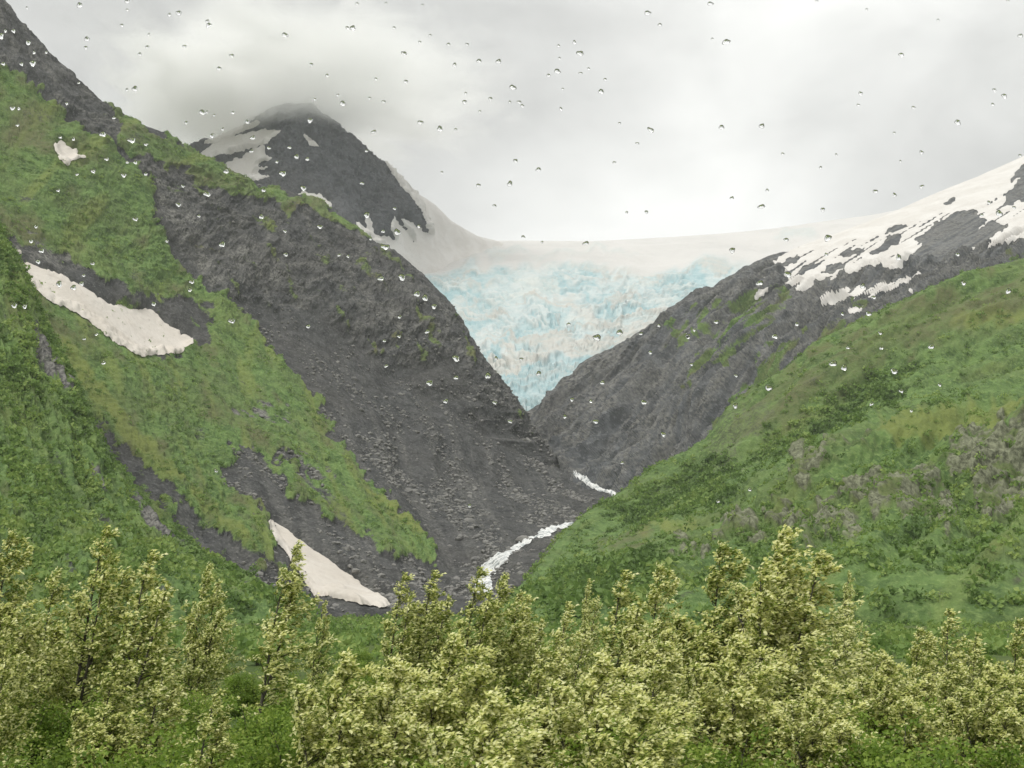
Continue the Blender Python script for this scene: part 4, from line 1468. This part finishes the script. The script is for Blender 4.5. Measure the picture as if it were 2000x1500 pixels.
C2 = [(135, 20), (297, 18), (500, 28), (80, 155), (110, 158), (342, 155), (485, 235), (543, 197), (645, 247), (750, 248), (398, 298), (680, 362), (815, 340), (925, 343), (240, 440), (407, 455), (742, 520), (735, 568), (880, 552), (988, 570), (1040, 570), (1057, 590), (820, 622), (285, 568), (205, 548), (1005, 487), (1260, 255), (1348, 235), (1380, 297), (1265, 325), (1253, 397), (1203, 420), (1383, 408), (1427, 383), (1283, 497), (1272, 607), (1520, 443), (1497, 510), (1757, 72), (1825, 138), (228, 735), (188, 842), (488, 683), (597, 718), (685, 722), (1020, 897), (1147, 945), (1570, 907), (1600, 688), (1775, 725), (1700, 800), (812, 1035), (608, 962), (988, 1025), (903, 1148), (1640, 1185), (1750, 1183), (1063, 1322), (1168, 1352), (1412, 1357), (163, 1022), (280, 1290), (480, 1262), (360, 1295), (212, 1333), (293, 1377), (345, 1163), (190, 1200)]
C3 = [(250, 20), (843, 5), (1910, 5), (260, 217), (337, 233), (1122, 53), (1520, 112), (1315, 305), (1980, 200), (1087, 522), (1075, 585), (1383, 600), (1890, 535), (1835, 502), (1825, 582), (1630, 683), (312, 710), (537, 703), (1275, 742), (653, 858), (952, 863), (865, 935), (1310, 900), (1428, 850), (567, 1062), (370, 1105), (535, 1152), (877, 1170), (1170, 1067), (1278, 1088), (1428, 1042), (1978, 868), (1805, 1130), (1945, 1157), (1862, 1190), (905, 1328), (673, 1337), (372, 1397), (897, 1420), (1300, 1437), (1630, 1420), (1765, 1200)]
C4 = [(330, 213), (410, 232), (467, 165), (455, 210), (857, 323), (1060, 245), (1070, 200), (1293, 420), (470, 518), (538, 493), (578, 652), (138, 338), (80, 333), (1720, 450), (1205, 1255)]
C5 = [(268, 182), (385, 175), (470, 268), (515, 290), (565, 338), (373, 397), (527, 478), (370, 505), (287, 530), (687, 628), (298, 670), (688, 735), (540, 765), (865, 725), (630, 867), (903, 875), (990, 980), (1315, 437), (1600, 483), (1475, 512), (912, 627), (1052, 632), (1148, 712), (1720, 490), (1820, 445), (1772, 595), (1505, 763), (1335, 858), (1440, 867), (1735, 873), (1295, 953), (1467, 980), (1845, 1052), (1983, 505), (1615, 1210), (763, 1450)]
C6 = [(160, 470), (123, 505), (283, 425), (145, 662), (393, 725), (390, 892), (610, 505), (733, 437), (987, 380), (1133, 378), (1100, 225), (1163, 288), (1198, 487), (1205, 570), (1018, 568), (935, 657), (997, 680), (575, 792), (1483, 563), (1275, 700), (1315, 810), (1530, 775), (1150, 883), (1372, 920), (470, 1360), (293, 1425), (1913, 253), (1663, 208), (525, 208), (683, 160)]
DROPS = []
for lst, ox, oy in ((C1, 0, 0), (C2, 650, 0), (C3, 1300, 0), (C4, 0, 480), (C5, 650, 480), (C6, 1300, 480)):
    DROPS += [(ox + 0.35 * x, oy + 0.35 * y) for x, y in lst]


def backdrop(px, py):
    P1 = np.array([px]), np.array([py])
    west_line = np.interp(px, (0, 100, 190, 400, 620, 790, 930, 1060), (8, 116, 205, 325, 400, 512, 690, 880))
    east_line = np.interp(px, (1040, 1250, 1450, 1640, 1830, 2000), (815, 652, 542, 462, 388, 318))
    hill_line = np.interp(px, (1110, 1290, 1430, 1600, 1850, 2000), (1035, 910, 803, 680, 567, 530))
    if px < 1060 and py > west_line:
        return 'dark scree slope' if px > 450 else 'green slope with the gully snow'
    if px > 1110 and py > hill_line:
        return 'green hill'
    if px > 1040 and py > east_line:
        return 'grey mountain with snow'
    if 380 < px < 900 and py > 240 + abs(px - 600) * 0.75:
        return 'dark far peak'
    if px > 830 and py > 478:
        return 'glacier'
    return 'grey clouds'


DM = [drop_mesh(900 + i, 0.56 + 0.02 * (i % 4)) for i in range(8)]
DF = [drop_mesh(920 + i, 0.20 + 0.04 * (i % 4)) for i in range(8)]
nd_ = {0: 0, 1: 0}
for i, (px, py) in enumerate(DROPS):
    bd = backdrop(px, py)
    flat = 1 if bd == 'grey clouds' and random.random() < 0.8 else 0
    src = (DM, DF)[flat][nd_[flat] % 8]
    o = src if nd_[flat] < 8 else src.copy()
    if nd_[flat] >= 8:
        col.objects.link(o)
    nd_[flat] += 1
    o.location = at(px, py, WY + 0.0004)
    k = (2.8 + 3.2 * random.random() ** 1.8) * WY / FPX * (1.0 if flat else 1.2)
    el = random.uniform(0.85, 1.35)
    o.scale = (k * el, k * 0.9, k / el ** 0.5)
    o.rotation_euler = (0, random.uniform(-0.6, 0.6), 0)
    tag(o, 'small clear raindrop on the window against the ' + bd, 'raindrop', 'raindrops against the ' + bd)
